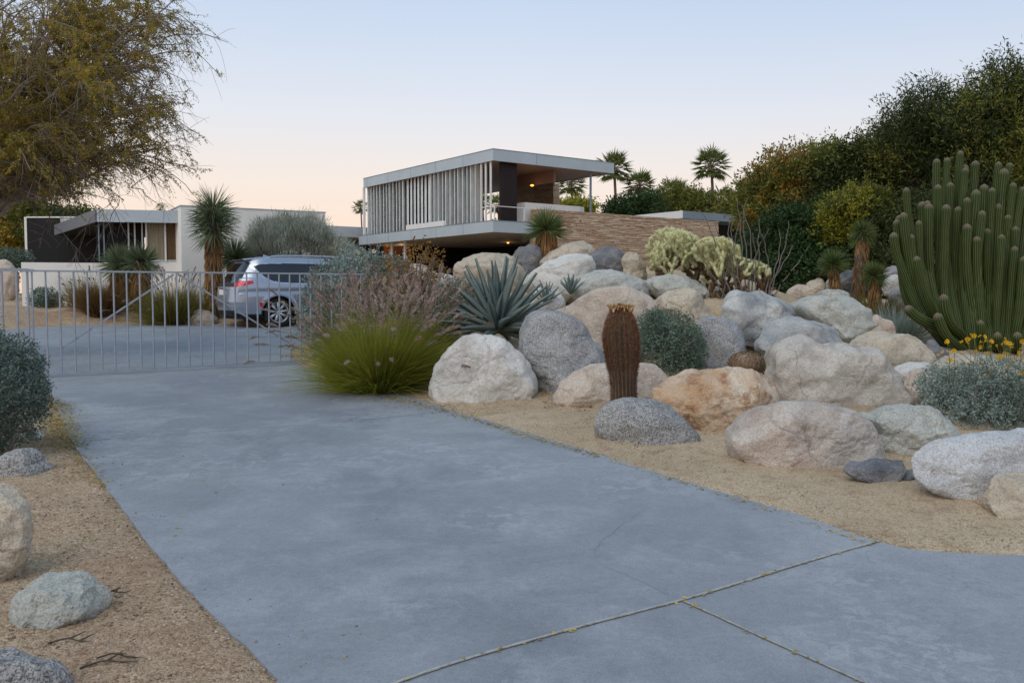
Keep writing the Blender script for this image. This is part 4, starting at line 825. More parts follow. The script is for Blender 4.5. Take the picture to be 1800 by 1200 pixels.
    for s_, x0, x1 in ((-1, 0, 1.95), (-1, 1.95, 3.0), (-1, 3.0, 9), (1, 0, 1.95), (1, 1.95, 3.0), (1, 3.0, 9)): part('side_window', G & (np.sign(Y) == s_) & (X > x0) & (X <= x1), 'carglass')
    part('window_trim', T, 'chrome'); part('rear_window', RGl, 'carglass'); part('tailgate_trim', blk, 'carblack')
    for s_ in (-1, 1): part('tail_light', TL & (np.sign(Y) == s_), 'redlens')
    part('windscreen', ws, 'carglass'); part('door_gap', seam, 'carblack'); part('lower_bumper', LB | SK, 'carblack')
    body = ~used; part('body', body, 'carpaint')
    V2 = Vg[-1]; mk('roof_panel', W(V2), [list(range(N))], M['carpaint'], t, True)
    # dark underbody
    mb = MB(); x0, x1 = .25, 4.95; c8 = lambda x0, x1, y0, y1, z0, z1: [(x0, y0, z0), (x1, y0, z0), (x1, y1, z0), (x0, y1, z0), (x0, y0, z1), (x1, y0, z1), (x1, y1, z1), (x0, y1, z1)]
    mb.box8(W(c8(x0, x1, -.72, .72, .2, .9))); mb.box8(W(c8(1.62, 3.7, -.93, .93, .22, .9))); mb.build('underbody', M['carblack'], t)
    # arch liners
    for cxw in (1.12, 4.2):
        for s_ in (-1, 1):
            n = 24; aa = np.linspace(-.3, math.pi+.3, n+1); P = []
            for y in (.70, .985): P += [(cxw+.415*math.cos(q), s_*y, .37+.415*math.sin(q)) for q in aa]
            i = np.arange(n); Fq = np.stack([i, i+1, n+2+i, n+1+i], -1); mk('arch_liner', W(P), Fq, M['carblack'], t, True)
    # wheels
    def lathe(prof, cx, y0, s_, k=48):
        prof = np.array(prof); an = np.arange(k)*2*math.pi/k; V = np.stack([cx+prof[:, :1]*np.cos(an), s_*(y0+prof[:, 1:2]+0*an), .37+prof[:, :1]*np.sin(an)], -1)
        m = len(prof); idx = np.arange(m*k).reshape(m, k); a = idx[:-1]; b = np.roll(a, -1, 1); c = idx[1:]; d = np.roll(c, -1, 1); return V.reshape(-1, 3), np.stack([a, b, d, c], -1).reshape(-1, 4)
    for cxw in (1.12, 4.2):
        for s_ in (-1, 1):
            w = bpy.data.objects.new('wheel', None); COL.objects.link(w); w.parent = t; w.location = W([(cxw, s_*.86, 0)])[0]-np.array(t.location)
            V, Fq = lathe([(.25, -.1), (.34, -.115), (.365, -.09), (.37, -.04), (.37, .04), (.362, .085), (.335, .11), (.30, .113), (.25, .1)], cxw, .86, s_); mk('tyre', W(V), Fq, M['tyre'], w, True)
            V, Fq = lathe([(.25, -.1), (.235, -.08), (.22, .0), (.235, .085), (.252, .103), (.262, .1)], cxw, .86, s_); j = [(V, Fq)]
            V, Fq = lathe([(.0, .075), (.045, .075), (.055, .05), (.05, .02)], cxw, .86, s_); j.append((V, Fq))
            for q in range(9):
                an = q*2*math.pi/9+.2; ca, sa = math.cos(an), math.sin(an); w0, w1 = .02, .034
                P = [(r_*ca-o_*sa, y_, r_*sa+o_*ca) for y_ in (.02, .075) for r_, o_ in ((.04, -w0), (.24, -w1), (.24, w1), (.04, w0))]
                P = [(cxw+p[0], s_*(.86+p[1]+(.018 if abs(p[0])+abs(p[2]) > .2 else 0)), .37+p[2]) for p in P]
                j.append((np.array(P), np.array([(0, 3, 2, 1), (4, 5, 6, 7), (0, 1, 5, 4), (1, 2, 6, 5), (2, 3, 7, 6), (3, 0, 4, 7)])))
            V, Fq = join(j); mk('rim', W(V), Fq, M['alloy'], w, False)
            V, Fq = lathe([(0, -.02), (.2, -.02), (.2, -.03)], cxw, .86, s_); mk('brake_disc', W(V), Fq, M['carblack'], w)
    for s_ in (-1, 1):
        P = [(x, s_*.66, z) for x, z in ((.95, 1.70), (1.05, 1.755), (1.3, 1.775), (2.3, 1.785), (3.1, 1.765), (3.3, 1.70))]; P = np.array(smooth_line(P, 2)); V, Fq = tubes(W(P)[None], np.full((1, len(P)), .02), 8); mk('roof_rail', V, Fq, M['chrome'], t, True)
    # spoiler, plate, antenna, mirrors
    mb = MB(); mb.box8(W([(.40, -.60, 1.645), (.78, -.60, 1.70), (.78, .60, 1.70), (.40, .60, 1.645), (.36, -.56, 1.675), (.80, -.6, 1.735), (.80, .6, 1.735), (.36, .56, 1.675)])); mb.build('rear_spoiler', M['carpaint'], t)
    mb = MB(); mb.box8(W(c8(-.008, .06, -.17, .17, .80, .93))); mb.build('licence_plate', M['white'], t)
    mb = MB(); mb.box8(W(c8(.0, .08, -.3, .3, .955, .985))); mb.build('tailgate_handle', M['chrome'], t)
    mb = MB(); mb.box8(W([(1.05, -.03, 1.74), (1.25, -.03, 1.745), (1.25, .03, 1.745), (1.05, .03, 1.74), (1.07, -.01, 1.82), (1.15, -.012, 1.80), (1.15, .012, 1.80), (1.07, .01, 1.82)])); mb.build('antenna', M['carpaint'], t)
    for s_ in (-1, 1):
        mb = MB(); mb.box8(W([(3.72, s_*.95, 1.12), (3.86, s_*.95, 1.12), (3.86, s_*1.17, 1.14), (3.76, s_*1.17, 1.14), (3.72, s_*.95, 1.24), (3.84, s_*.95, 1.24), (3.84, s_*1.16, 1.28), (3.76, s_*1.16, 1.28)])); mb.build('mirror', M['carpaint'], t)
        for x in (2.1, 2.85): mb = MB(); mb.box8(W(c8(x, x+.2, s_*1.0-.02, s_*1.0+.02, .955, .985))); mb.build('door_handle', M['chrome'], t)
        mb = MB(); mb.box8(W(c8(.64, .70, s_*1.0-.025, s_*1.0+.022, .52, .62))); mb.build('reflector', M['redlens'], t)
def simple(name, c, rough, metal=0, coat=0, spec=.5):
    m, nt, b, o = newmat(name); v = coords(nt); n = noise_(nt, v, 30, 3); c = np.array(sl(c)[:3])
    nt.links.new(ramp(nt, [(.3, tuple(c*.94)+(1,)), (.7, tuple(np.minimum(c*1.06, 1))+(1,))], n), b.inputs['Base Color']); b.inputs['Roughness'].default_value = rough; b.inputs['Metallic'].default_value = metal; b.inputs['Coat Weight'].default_value = coat; b.inputs['Coat Roughness'].default_value = .05; b.inputs['Specular IOR Level'].default_value = spec; return m
M['carpaint'] = simple('silver_paint', (166, 176, 193), .33, .6, .6); M['carblack'] = simple('black_plastic', (30, 30, 32), .6); M['chrome'] = simple('chrome_trim', (205, 208, 212), .2, .9)
M['redlens'] = simple('red_lens', (215, 22, 28), .15, 0, .5); 
M['tyre'] = simple('rubber', (32, 32, 34), .8); M['alloy'] = simple('alloy_wheel', (190, 194, 200), .35, .6)
van()
# ------------------------------------------------------------------ plants
def nrm_plane(n): return np.c_[RG.normal(size=(n, 2)), RG.normal(size=n)]
def onground(px, Y):
    x = (px-900)/FPX*Y; return np.array([x, Y, hz(x, Y)])
def pmh(px, py, Y): return at(px, py, Y)
def branchtubes(base, tips, r0, r1, k=6, m=6, sag=.0, wig=.06):
    n = len(tips); t = np.linspace(0, 1, m); P = base[None, None, :]*(1-t[None, :, None])+tips[:, None, :]*t[None, :, None] if base.ndim == 1 else base[:, None, :]*(1-t[None, :, None])+tips[:, None, :]*t[None, :, None]
    L = np.linalg.norm(P[:, -1]-P[:, 0], axis=1); w = RG.normal(size=(n, m, 3))*wig*L[:, None, None]; w[:, 0] = 0; w[:, -1] = 0; w[:, 1:-1] = (w[:, :-2]+w[:, 1:-1]*1.4+w[:, 2:])/2.1; P = P+w; P[:, :, 2] += (np.sin(t*math.pi)*sag)[None, :]*L[:, None]
    return tubes(P, np.linspace(r0, r1, m)[None, :]*np.ones((n, 1)), k), P
def shrub(name, lobes, ncl, per, L, W, mat, label, cat, base=None, group=None, spread=.05, inner=.35, up=.3, tmat='twig', stems=40, stalks=None, zmin=None, tipdir=.7):
    """leaf rosettes spread through a few overlapping lobes; lobes: (centre, radii)"""
    vol = np.array([l[1][0]*l[1][1]*l[1][2] for l in lobes])**.67; cnt = (ncl*vol/vol.sum()).astype(int)+1; C = []; O = []
    for (c, rd), n in zip(lobes, cnt):
        d = rand_dirs(n); rr = np.where(RG.random(n) < inner, RG.uniform(.35, .85, n), RG.uniform(.85, 1.04, n)); bump_ = 1+.24*pn(d*2.6+c)+.18*pn(d*6+c)
        C.append(np.array(c)+d*np.array(rd)*(rr*bump_)[:, None]); O.append(unit(d*np.array([1, 1, 1])+np.array([0, 0, up])))
    C = np.concatenate(C); O = np.concatenate(O)
    if zmin is None: zmin = Hc(C[:, 0], C[:, 1])
    k = C[:, 2] > zmin+.02; C = C[k]; O = O[k]; n = len(C)
    base = np.array([np.mean([l[0][0] for l in lobes]), np.mean([l[0][1] for l in lobes]), float(np.min(zmin[k] if hasattr(zmin, '__len__') else zmin))]) if base is None else np.array(base)
    base[2] = hz(base[0], base[1]) if abs(base[2]-hz(base[0], base[1])) > .0 else base[2]
    t = thing(name, base, label, cat, group)
    Cc = np.repeat(C, per, 0)+RG.normal(size=(n*per, 3))*spread; D = unit(np.repeat(O, per, 0)*tipdir+RG.normal(size=(n*per, 3))*.65)
    V, F = quads(Cc, D, rand_dirs(len(D)), RG.uniform(.6, 1.25, len(D))*L, RG.uniform(.7, 1.2, len(D))*W); mk('foliage', V, F, M[mat], t)
    if stems:
        sel = RG.choice(n, min(stems, n), replace=False); (V, F), _ = branchtubes(base, C[sel], .012, .004, 5, 5, .05); mk('stems', V, F, M[tmat], t, True)
    return t, C, O
def lob(px, py, Y, rx, rz, ry=None):
    p = at(px, py, Y); return (p, (rx*Y/FPX, (ry if ry else rx)*Y/FPX, rz*Y/FPX))
# left foreground shrub
shrub('dusty_shrub', [lob(-20, 690, 7.3, 95, 100, 90), lob(30, 715, 7.1, 52, 62, 60), lob(10, 640, 7.6, 55, 52, 60), lob(-90, 680, 7.4, 90, 110, 80), lob(52, 670, 7.5, 28, 40, 40)], 3400, 10, .030, .013, 'l_left', 'dark dusty green leafy shrub at the left edge beside the driveway', 'shrub', spread=.02)
# sage shrub beside barrel cactus
shrub('sage_shrub', [lob(1175, 600, 11.3, 52, 50, 48), lob(1205, 615, 11.1, 38, 42, 42), lob(1150, 580, 11.4, 32, 32, 36), lob(1195, 640, 10.9, 34, 22, 30)], 1500, 11, .038, .017, 'l_sage', 'round sage green shrub directly right of the barrel cactus', 'shrub', spread=.022)
# brittlebush with yellow flowers
t, C, O = shrub('flowering_shrub', [lob(1700, 700, 8.9, 80, 55, 60), lob(1760, 695, 8.7, 75, 65, 60), lob(1660, 680, 9.1, 45, 38, 45), lob(1730, 735, 8.5, 60, 30, 50), lob(1820, 700, 8.9, 60, 60, 50)], 2500, 11, .033, .014, 'l_silver', 'silver leaved shrub with yellow daisy flowers on tall stalks', 'shrub', spread=.02)
def daisies(t, spots, Y, base_py, s=.03):
    st = []
    for px, py in spots:
        p = at(px, py, Y+random.uniform(-.25, .25)); b = at(px+random.uniform(-25, 25), base_py, Y)
        tt = np.linspace(0, 1, 6)[:, None]; q = b*(1-tt)+p*tt; q[:, 0] += np.sin(tt[:, 0]*3)*random.uniform(-.03, .03); st.append(q); p = q[-1]
        n = 11; a = np.arange(n)*2*math.pi/n; nn = unit(np.array([random.uniform(-.6, .6), -1, random.uniform(-.2, .8)])); e1 = unit(np.cross(nn, [0, 0, 1])); e2 = np.cross(nn, e1)
        D = e1*np.cos(a)[:, None]+e2*np.sin(a)[:, None]+nn*.25
        V, F = join([quads(np.tile(p, (n, 1)), D, np.tile(nn, (n, 1)), s, s*.55), quads(np.tile(p+nn*.004, (4, 1)), rand_dirs(4), rand_dirs(4), s*.35, s*.35)]); mk('flower', V, F, M['flower'], t)
    V, F = tubes(np.array(st), np.full((len(st), 6), .0028), 4); mk('flower_stalks', V, F, M['stalk'], t, True)
daisies(t, [(1731, 592), (1743, 600), (1775, 604), (1765, 622), (1756, 630), (1737, 655), (1781, 638), (1774, 645), (1734, 707), (1745, 706), (1787, 714), (1671, 633), (1664, 600), (1676, 617), (1700, 596), (1712, 590), (1790, 620), (1795, 655), (1722, 610), (1769, 602), (1780, 640), (1798, 600), (1757, 626), (1737, 634)], 8.9, 690)
# green stems with buds behind the flowering shrub
bb = thing('flower_clump', onground(1765, 9.9), 'loose green stalks with small yellow blooms at the foot of the organ pipe cactus', 'flowers')
tips = np.array([at(px, py, 9.8) for px, py in [(1650, 625), (1664, 602), (1690, 600), (1704, 596), (1722, 590), (1740, 600), (1752, 608), (1768, 596), (1780, 605), (1795, 612), (1810, 600), (1715, 615), (1735, 620), (1760, 625), (1785, 630)]])
tips = np.concatenate([tips, tips+RG.normal(size=tips.shape)*.05]); (V, F), _ = branchtubes(np.array(bb.location), tips, .004, .002, 4, 7, .03, .03); mk('stalks', V, F, M['stalk'], bb, True)
for c in tips: V, F = quads(np.tile(c, (6, 1)), rand_dirs(6), rand_dirs(6), .026, .015); mk('flower', V, F, M['flower'], bb)
# big grey-green shrub right of the van + rusty shrub behind the plumes
shrub('grey_shrub', [lob(640, 505, 15.2, 78, 62, 70), lob(585, 520, 15.4, 52, 58, 55), lob(690, 500, 15.3, 52, 45, 50), lob(620, 560, 14.8, 90, 60, 70), lob(720, 560, 14.6, 70, 55, 55), lob(560, 560, 15.4, 30, 50, 40)], 3600, 10, .06, .022, 'l_silver', 'wide grey green shrub hiding the front of the van', 'shrub', spread=.035)
shrub('grey_shrub', [lob(775, 600, 12.6, 60, 50, 45), lob(805, 560, 13.2, 42, 45, 45), lob(740, 630, 12.0, 55, 35, 40), lob(800, 520, 14, 30, 25, 30)], 1600, 10, .05, .018, 'l_sage', 'grey green shrub between the purple plumes and the agave', 'shrub', spread=.03)
t, C, O = shrub('rusty_shrub', [lob(735, 470, 14.4, 48, 45, 40), lob(700, 480, 14.5, 40, 30, 35), lob(760, 455, 14.4, 28, 32, 30), lob(680, 510, 14.2, 70, 35, 40), lob(780, 500, 14.2, 25, 30, 25)], 330, 5, .055, .03, 'rust', 'thin rust and yellow leaved twiggy shrub above the purple plumes', 'shrub', spread=.05, inner=.7, stems=90)
# small shrubs beyond the gate
shrub('small_round_shrub', [lob(80, 528, 24.2, 26, 22, 24), lob(88, 538, 24.0, 22, 18, 20)], 700, 9, .06, .025, 'l_sage', 'small round green shrub in front of the cream garden wall', 'shrub', spread=.03, stems=14)
shrub('pale_shrub', [lob(25, 455, 29, 25, 16, 25), lob(0, 462, 29, 25, 14, 20)], 500, 9, .1, .035, 'l_sage', 'pale shrub behind the huge brown boulder', 'shrub', spread=.06, stems=8, group=None)
# ---- grasses
def fountain(name, px, py, Y, n, L, spread, mat, label, nplume=0, pl=.0, pmat='plume', plen=.16, droop=.45, base_r=.18, lean=(0, 0), w=.006):
    b = at(px, py, Y); b[2] = hz(b[0], b[1]); t = thing(name, b, label, 'ornamental grass')
    a = RG.uniform(0, 2*math.pi, n); el = np.abs(RG.normal(size=n))*spread; D = np.c_[np.cos(a)*np.sin(el)+lean[0], np.sin(a)*np.sin(el)+lean[1], np.cos(el)]
    B = b+np.c_[np.cos(a), np.sin(a), 0*a]*(RG.random(n)**.6*base_r)[:, None]; B[:, 2] = Hc(B[:, 0], B[:, 1])-.01
    V, F, _ = strips(B, D, RG.uniform(.55, 1.1, n)*L, RG.uniform(.7, 1.3, n)*w, RG.uniform(.3, 1, n)*droop, 6); mk('blades', V, F, M[mat], t)
    if nplume:
        a = RG.uniform(0, 2*math.pi, nplume); el = np.clip(np.abs(RG.normal(size=nplume))*spread*1.0+.05, 0, 1.1); D = np.c_[np.cos(a)*np.sin(el)+lean[0], np.sin(a)*np.sin(el)+lean[1], np.cos(el)]
        B = b+np.c_[np.cos(a), np.sin(a), 0*a]*(RG.random(nplume)*base_r)[:, None]; LL = RG.uniform(.75, 1.12, nplume)*(L+pl)
        V, F, P = strips(B, D, LL, .004, RG.uniform(.15, .6, nplume)*droop, 10, taper=False); mk('stems', V, F, M['stalk'], t)
        # bristly spikes along the last part of every stem
        e0 = P[:, -1]; e1 = P[:, -3]; dr = unit(e0-e1); k = 90; s = RG.random((nplume, k)); curve = s[:, :, None]**2*np.array([0, 0, -.25])*plen
        pos = e0[:, None]+dr[:, None]*(s[:, :, None]-.3)*plen*RG.uniform(.75, 1.3, (nplume, 1, 1))+curve; rad = rand_dirs(nplume*k).reshape(nplume, k, 3)
        dd = unit(dr[:, None]*1.1+rad*.8); thick = (np.sin(np.clip(s, .04, 1)*math.pi*.92+.1)*.034)[:, :].reshape(-1)+.010
        V, F = quads(pos.reshape(-1, 3), dd.reshape(-1, 3), rand_dirs(nplume*k), thick, .0095, .4); mk('plumes', V, F, M[pmat], t)
    return t
fountain('fountain_grass', 668, 684, 11.0, 8500, 1.2, .5, 'g_green', 'big clump of bright green grass with purple plumes beside the driveway', 230, .24, 'plume', .21, .5, .34, w=.0065)
fountain('fountain_grass', 735, 655, 12.0, 1500, 1.0, .5, 'g_olive', 'smaller grass clump with purple plumes just behind the big one', 150, .3, 'plume', .19, .5, .2)
fountain('fountain_grass', 600, 640, 13.2, 700, 1.0, .5, 'g_olive', 'purple plumed grass leaning through the bars at the right end of the gate', 60, .3, 'plume', .2, .45, .2)
fountain('dry_grass', 178, 573, 23.3, 2600, 1.05, .55, 'g_brown', 'brown dry grass tuft left of the gate brace peak', 30, .1, 'plume2', .16, .35, .4, w=.01)
fountain('dry_grass', 305, 573, 23.0, 3600, 1.2, .6, 'g_olive', 'olive grass clump with pale plumes under the peak of the gate brace', 110, .35, 'plume2', .22, .35, .5, w=.01)
fountain('dry_grass', 140, 560, 24.0, 260, 1.1, .45, 'g_olive', 'sparse grey twiggy grass against the cream garden wall', 0, 0, 'plume2', .1, .1, .3, w=.008)
fountain('tall_reeds', 608, 465, 21, 240, 2.0, .13, 'g_brown', 'thin brown upright reeds left of the carport roof', 0, 0, 'plume', .1, .05, .5, w=.012)
# ---- agave
def agave(name, px, py, Y, n, L, w, label, seed=1, elmax=1.75, up=0):
    r = np.random.default_rng(seed); b = at(px, py, Y); t = thing(name, (b[0], b[1], hz(b[0], b[1])), label, 'agave'); Vs = []; Fs = []; rib = []; nv = 0
    for i in range(n):
        f = (i+.5)/n; el = .08+elmax*f**.85; az = i*2.39996+r.normal()*.15; l = L*(1.0-.18*f)*r.uniform(.88, 1.08); ww = w*r.uniform(.9, 1.1)
        D = np.array([math.cos(az)*math.sin(el), math.sin(az)*math.sin(el), math.cos(el)]); S = unit(np.cross(D, [0, 0, 1.0])+1e-4); U2 = np.cross(S, D); m = 11; s = np.linspace(0, 1, m)
        wd = ww*np.interp(s, [0, .12, .45, .75, .93, 1], [.75, .62, 1, .72, .25, .02]); c = b+np.outer(s, D)*l; c = c-np.outer(s**2, [0, 0, 1])*l*.05*r.uniform(-.5, 1.6)
        dish = ww*.28; V = np.stack([c-S*wd[:, None]/2+U2*dish*(wd/ww)[:, None], c-S*wd[:, None]*.25+U2*dish*.25, c-U2*.006, c+S*wd[:, None]*.25+U2*dish*.25, c+S*wd[:, None]/2+U2*dish*(wd/ww)[:, None], c-U2*(.02+.03*(1-s))[:, None]*ww/.1], 1)
        k = 6; idx = np.arange(m*k).reshape(m, k); a = idx[:-1]; b2 = np.roll(a, -1, 1); c2 = idx[1:]; d2 = np.roll(c2, -1, 1)
        Vs.append(V.reshape(-1, 3)); Fs.append(np.stack([a, b2, d2, c2], -1).reshape(-1, 4)+nv); rr = np.zeros((m, k)); rr[:, [0, 4]] = 1; rib.append(rr.ravel()); nv += m*k
    mk('leaves', np.concatenate(Vs), np.concatenate(Fs), M['agave'], t, False, {'rib': np.concatenate(rib)}); return t
agave('agave', 875, 578, 12.1, 54, 1.0, .118, 'large blue green agave behind the white boulder', 4, 1.72)
agave('agave', 1003, 515, 14.0, 16, .32, .05, 'tiny agave squeezed between the pale boulders', 6, .9)
agave('agave', 960, 532, 13.6, 12, .38, .045, 'small agave right of the large agave', 9, 1.2)
# blue agave-like tuft under organ pipe
fountain('blue_tuft', 1580, 580, 14.6, 700, .62, .6, 'l_silver', 'blue grey spiky tuft left of the organ pipe cactus foot', 0, 0, 'plume', .1, .12, .25, w=.012)
fountain('green_tuft', 1545, 545, 15.6, 500, .6, .7, 'g_olive', 'yellow green grassy tuft under the small yuccas', 0, 0, 'plume', .1, .2, .3, w=.014)
# ---- yuccas
def yucca(px, head_py, base_py, Y, R, n, label, ratio=1.0, trunk=.13, mat='l_yucca', skirt=True, w=.02, lowest=-.75, headtop=None, lean=0, thatch='thatch'):
    b = at(px+lean, base_py, Y); b[2] = hz(b[0], b[1]); h = at(px, head_py, Y); t = thing('yucca', b, label, 'yucca')
    zc = RG.uniform(-1, 1, n)*R*(ratio-1); D = rand_dirs(n); D = D[D[:, 2] > lowest]; n = len(D); zc = zc[:n]; c = h+np.c_[np.zeros((n, 2)), zc]; D[:, 2] += .25*zc/(R*max(ratio-1, .01)) if ratio > 1.01 else .1
    V, F, _ = strips(c+unit(D)*R*.06, D, RG.uniform(.82, 1.05, n)*R, w, np.where(D[:, 2] < .2, .12, .02), 3); mk('leaves', V, F, M[mat], t)
    tt = np.linspace(0, 1, 9); P = b*(1-tt[:, None])+(h+[0, 0, R*(ratio-1)])*tt[:, None]; P[0, 2] -= .1; V, F = tubes(P[None], np.full((1, 9), trunk)*(1+.1*RG.normal(size=(1, 9))), 12); mk('trunk', V, F, M['trunk'], t, True)
    if skirt:
        m = int(900*trunk/.13); a = RG.uniform(0, 6.283, m); s = RG.random(m)**.7; zt_ = h[2]-R*(ratio-1)*.8; B = b*(1-s[:, None])+np.array([h[0], h[1], zt_])*s[:, None]+np.c_[np.cos(a), np.sin(a), 0*a]*trunk; D = np.c_[np.cos(a)*.3, np.sin(a)*.3, -np.ones(m)]
        k = B[:, 2]-hz(b[0], b[1]) > .25; B = B[k]; D = D[k]; V, F, _ = strips(B, D, RG.uniform(.5, 1, len(B))*min(.4, R*.7), w*1.1, -.12, 3); mk('dry_skirt', V, F, M[thatch], t)
    return t
yucca(375, 388, 578, 23.4, .70, 1000, 'tall yucca with a shaggy tan trunk in front of the white block', 1.5, .16, w=.026)
yucca(413, 455, 575, 24.6, .62, 600, 'small yucca just right of the tall yucca, behind the van roof', 1.0, .15, w=.03)
yucca(212, 466, 572, 24.0, .62, 900, 'green yucca in front of the wall under the windows, left head of two', 1.0, .2, w=.026)
yucca(247, 462, 572, 23.8, .58, 800, 'green yucca in front of the wall under the windows, right head of two', 1.0, .18, w=.026)
yucca(960, 405, 500, 17.6, .47, 1000, 'spiky yucca with a golden skirt at the left end of the stone wall', 1.0, .16, 'l_yucca2', w=.016, lowest=-.5)
yucca(1517, 412, 515, 16.2, .27, 700, 'tallest of the three small yuccas left of the organ pipe cactus', 1.25, .09, 'l_yucca2', w=.012, lean=-12)
yucca(1465, 464, 515, 16.0, .31, 700, 'left one of the three small yuccas, with a short golden trunk', 1.0, .07, 'l_yucca2', w=.012, lean=8)
yucca(1537, 484, 530, 15.6, .27, 700, 'lowest of the three small yuccas, a round green head', 1.0, .08, 'l_yucca2', w=.012, lowest=-.9)
# ---- smoke-grey tree behind the van
def whisker_tree(label):
    Y = 25.2; b = onground(505, Y); t = thing('smoke_tree', b, label, 'tree')
    lobes = [lob(470, 425, Y, 34, 38, 30), lob(500, 412, Y, 36, 30, 30), lob(540, 410, Y, 36, 32, 32), lob(565, 435, Y, 24, 34, 26), lob(510, 440, Y, 60, 34, 36), lob(452, 440, Y, 16, 26, 20), lob(600, 450, Y-.3, 22, 26, 20)]
    C = []
    for c, rd in lobes:
        d = rand_dirs(900); C.append(c+d*np.array(rd)*(RG.random(900)**.35*(1+.25*pn(d*3+c)))[:, None])
    C = np.concatenate(C); n = len(C); CC = np.repeat(C, 4, 0)+RG.normal(size=(n*4, 3))*.06; D = unit(unit(CC-b)+RG.normal(size=CC.shape)*.45+[0, 0, .5])
    V, F = quads(CC, D, rand_dirs(len(CC)), RG.uniform(.1, .28, len(CC)), .012); mk('crown', V, F, M['l_smoke'], t)
    tips = C[RG.choice(n, 60)]; (V, F), _ = branchtubes(b, tips, .045, .006, 5, 6, .0, .05); mk('trunk', V, F, M['trunk'], t, True)
whisker_tree('fuzzy pale grey tree in front of the white block, above the van')
# ---- organ pipe cactus
def resample(P, step):
    P = np.array(smooth_line(P, 3)); L = np.r_[0, np.cumsum(np.linalg.norm(np.diff(P, axis=0), axis=1))]; s = np.linspace(0, L[-1], max(6, int(L[-1]/step))); return np.stack([np.interp(s, L, P[:, j]) for j in range(3)], 1), L[-1]
def ribbed(P, rad, ribs, depth, tip=True, seed=0, step=.03):
    P, L = resample(P, step); n = len(P); r = np.random.default_rng(seed); s = np.linspace(0, L, n)
    R0 = rad*(1+.05*np.sin(s*9+r.uniform(0, 6))+.05*pn(np.c_[s*2.2, 0*s+seed, 0*s])); e = (L-s)/(rad*1.3)
    R0 = R0*np.where(e < 1, np.sqrt(np.clip(1-(1-e)**2, .0, 1)), 1); R0[-1] = rad*.08
    T = unit(np.gradient(P, axis=0)); A = unit(np.cross(T, np.array([.2, 1, .1]))); B = np.cross(T, A); k = ribs*4; an = np.arange(k)*2*math.pi/k
    prof = np.tile([1.0, 1-depth*.55, 1-depth, 1-depth*.55], ribs); rb = np.tile([1.0, .35, 0, .35], ribs)
    V = P[:, None]+(R0[:, None]*prof)[:, :, None]*(A[:, None]*np.cos(an)[None, :, None]+B[:, None]*np.sin(an)[None, :, None])
    idx = np.arange(n*k).reshape(n, k); a = idx[:-1]; b = np.roll(a, -1, 1); c = idx[1:]; d = np.roll(c, -1, 1); F = np.stack([a, b, d, c], -1).reshape(-1, 4)
    crest = V[:, ::4].reshape(-1, 3); N = unit(V[:, ::4]-P[:, None]).reshape(-1, 3)
    tipv = np.clip(1-(L-s)/(rad*2.2), 0, 1)
    return V.reshape(-1, 3), F, np.tile(rb, n), np.repeat(tipv, k), crest, N
OP = [[(208,255),(215,380),(240,480),(270,700)],[(160,415),(175,600),(205,840),(330,960)],[(193,380),(215,600),(250,780),(275,870),(380,980)],[(145,480),(150,560),(200,700),(280,900)],[(235,490),(238,580),(260,760),(330,930)],[(258,600),(285,740),(330,860),(380,960)],
 [(290,325),(292,420),(300,600),(360,900)],[(322,335),(318,600),(340,800),(365,880),(420,1000)],[(272,420),(272,600),(300,750),(380,960)],[(362,110),(360,200),(365,500),(420,950)],[(368,240),(370,400),(372,600),(390,850),(460,1030)],[(415,105),(410,200),(402,500),(450,950)],
 [(430,228),(428,400),(430,700),(480,1000)],[(410,340),(400,500),(395,700),(405,860),(470,1020)],[(395,790),(400,880),(440,960),(490,1000)],[(482,70),(470,200),(460,500),(500,950)],[(507,155),(495,260),(480,500),(510,950)],[(470,350),(460,550),(450,750),(480,940),(530,1040)],
 [(515,305),(510,420),(505,700),(540,1000)],[(515,437),(508,600),(525,800),(560,960),(580,1060)],[(557,120),(548,220),(535,500),(560,1000)],[(560,265),(550,400),(530,650),(560,1000)],[(562,500),(560,650),(575,850),(630,970),(620,1050)],[(600,238),(595,330),(585,600),(590,1000)],
 [(592,370),(575,480),(562,700),(590,1000)],[(613,460),(612,650),(625,850),(635,950),(630,1060)],[(640,255),(632,380),(622,650),(620,1000)],[(673,125),(660,230),(650,500),(640,1000)],[(672,335),(662,480),(650,750),(650,1040)],[(688,490),(680,650),(660,900),(660,1060)],
 [(733,130),(705,220),(690,330),(672,600),(670,1000)],[(722,390),(710,520),(700,750),(690,1050)],[(747,230),(735,330),(715,550),(690,1000)],[(758,450),(752,560),(742,750),(710,1050)],[(754,550),(740,720),(728,880),(715,1060)],[(802,250),(775,350),(750,550),(720,1000)],
 [(580,920),(582,1000),(600,1090)],[(205,850),(245,895),(300,930),(345,945),(420,1000)],[(360,885),(390,970),(440,1040),(500,1080)],[(505,140),(500,240),(490,400),(520,900)],[(700,160),(690,260),(670,500),(660,1000)],[(315,320),(310,450),(320,700),(400,960)],[(170,395),(185,550),(230,760),(330,950)],
 [(830,200),(810,350),(780,600),(740,1000)],[(860,330),(830,480),(790,750),(745,1040)],[(900,280),(860,450),(810,700),(750,1020)],[(850,520),(820,650),(780,850),(740,1060)],[(930,420),(880,600),(820,850),(750,1060)],[(800,600),(790,750),(770,930),(735,1070)],[(960,560),(900,720),(830,920),(750,1070)],[(665,980),(668,1030),(670,1090)],[(765,980),(768,1030),(760,1090)]]
Yo = 14.3; ob = onground(1735, Yo); ob = np.array([at(1520+.35*590, 600, Yo)[0], Yo, 0]); ob[2] = hz(ob[0], ob[1])
op = thing('organ_pipe_cactus', ob, 'giant organ pipe cactus with dozens of upright green stems at the right edge', 'cactus')
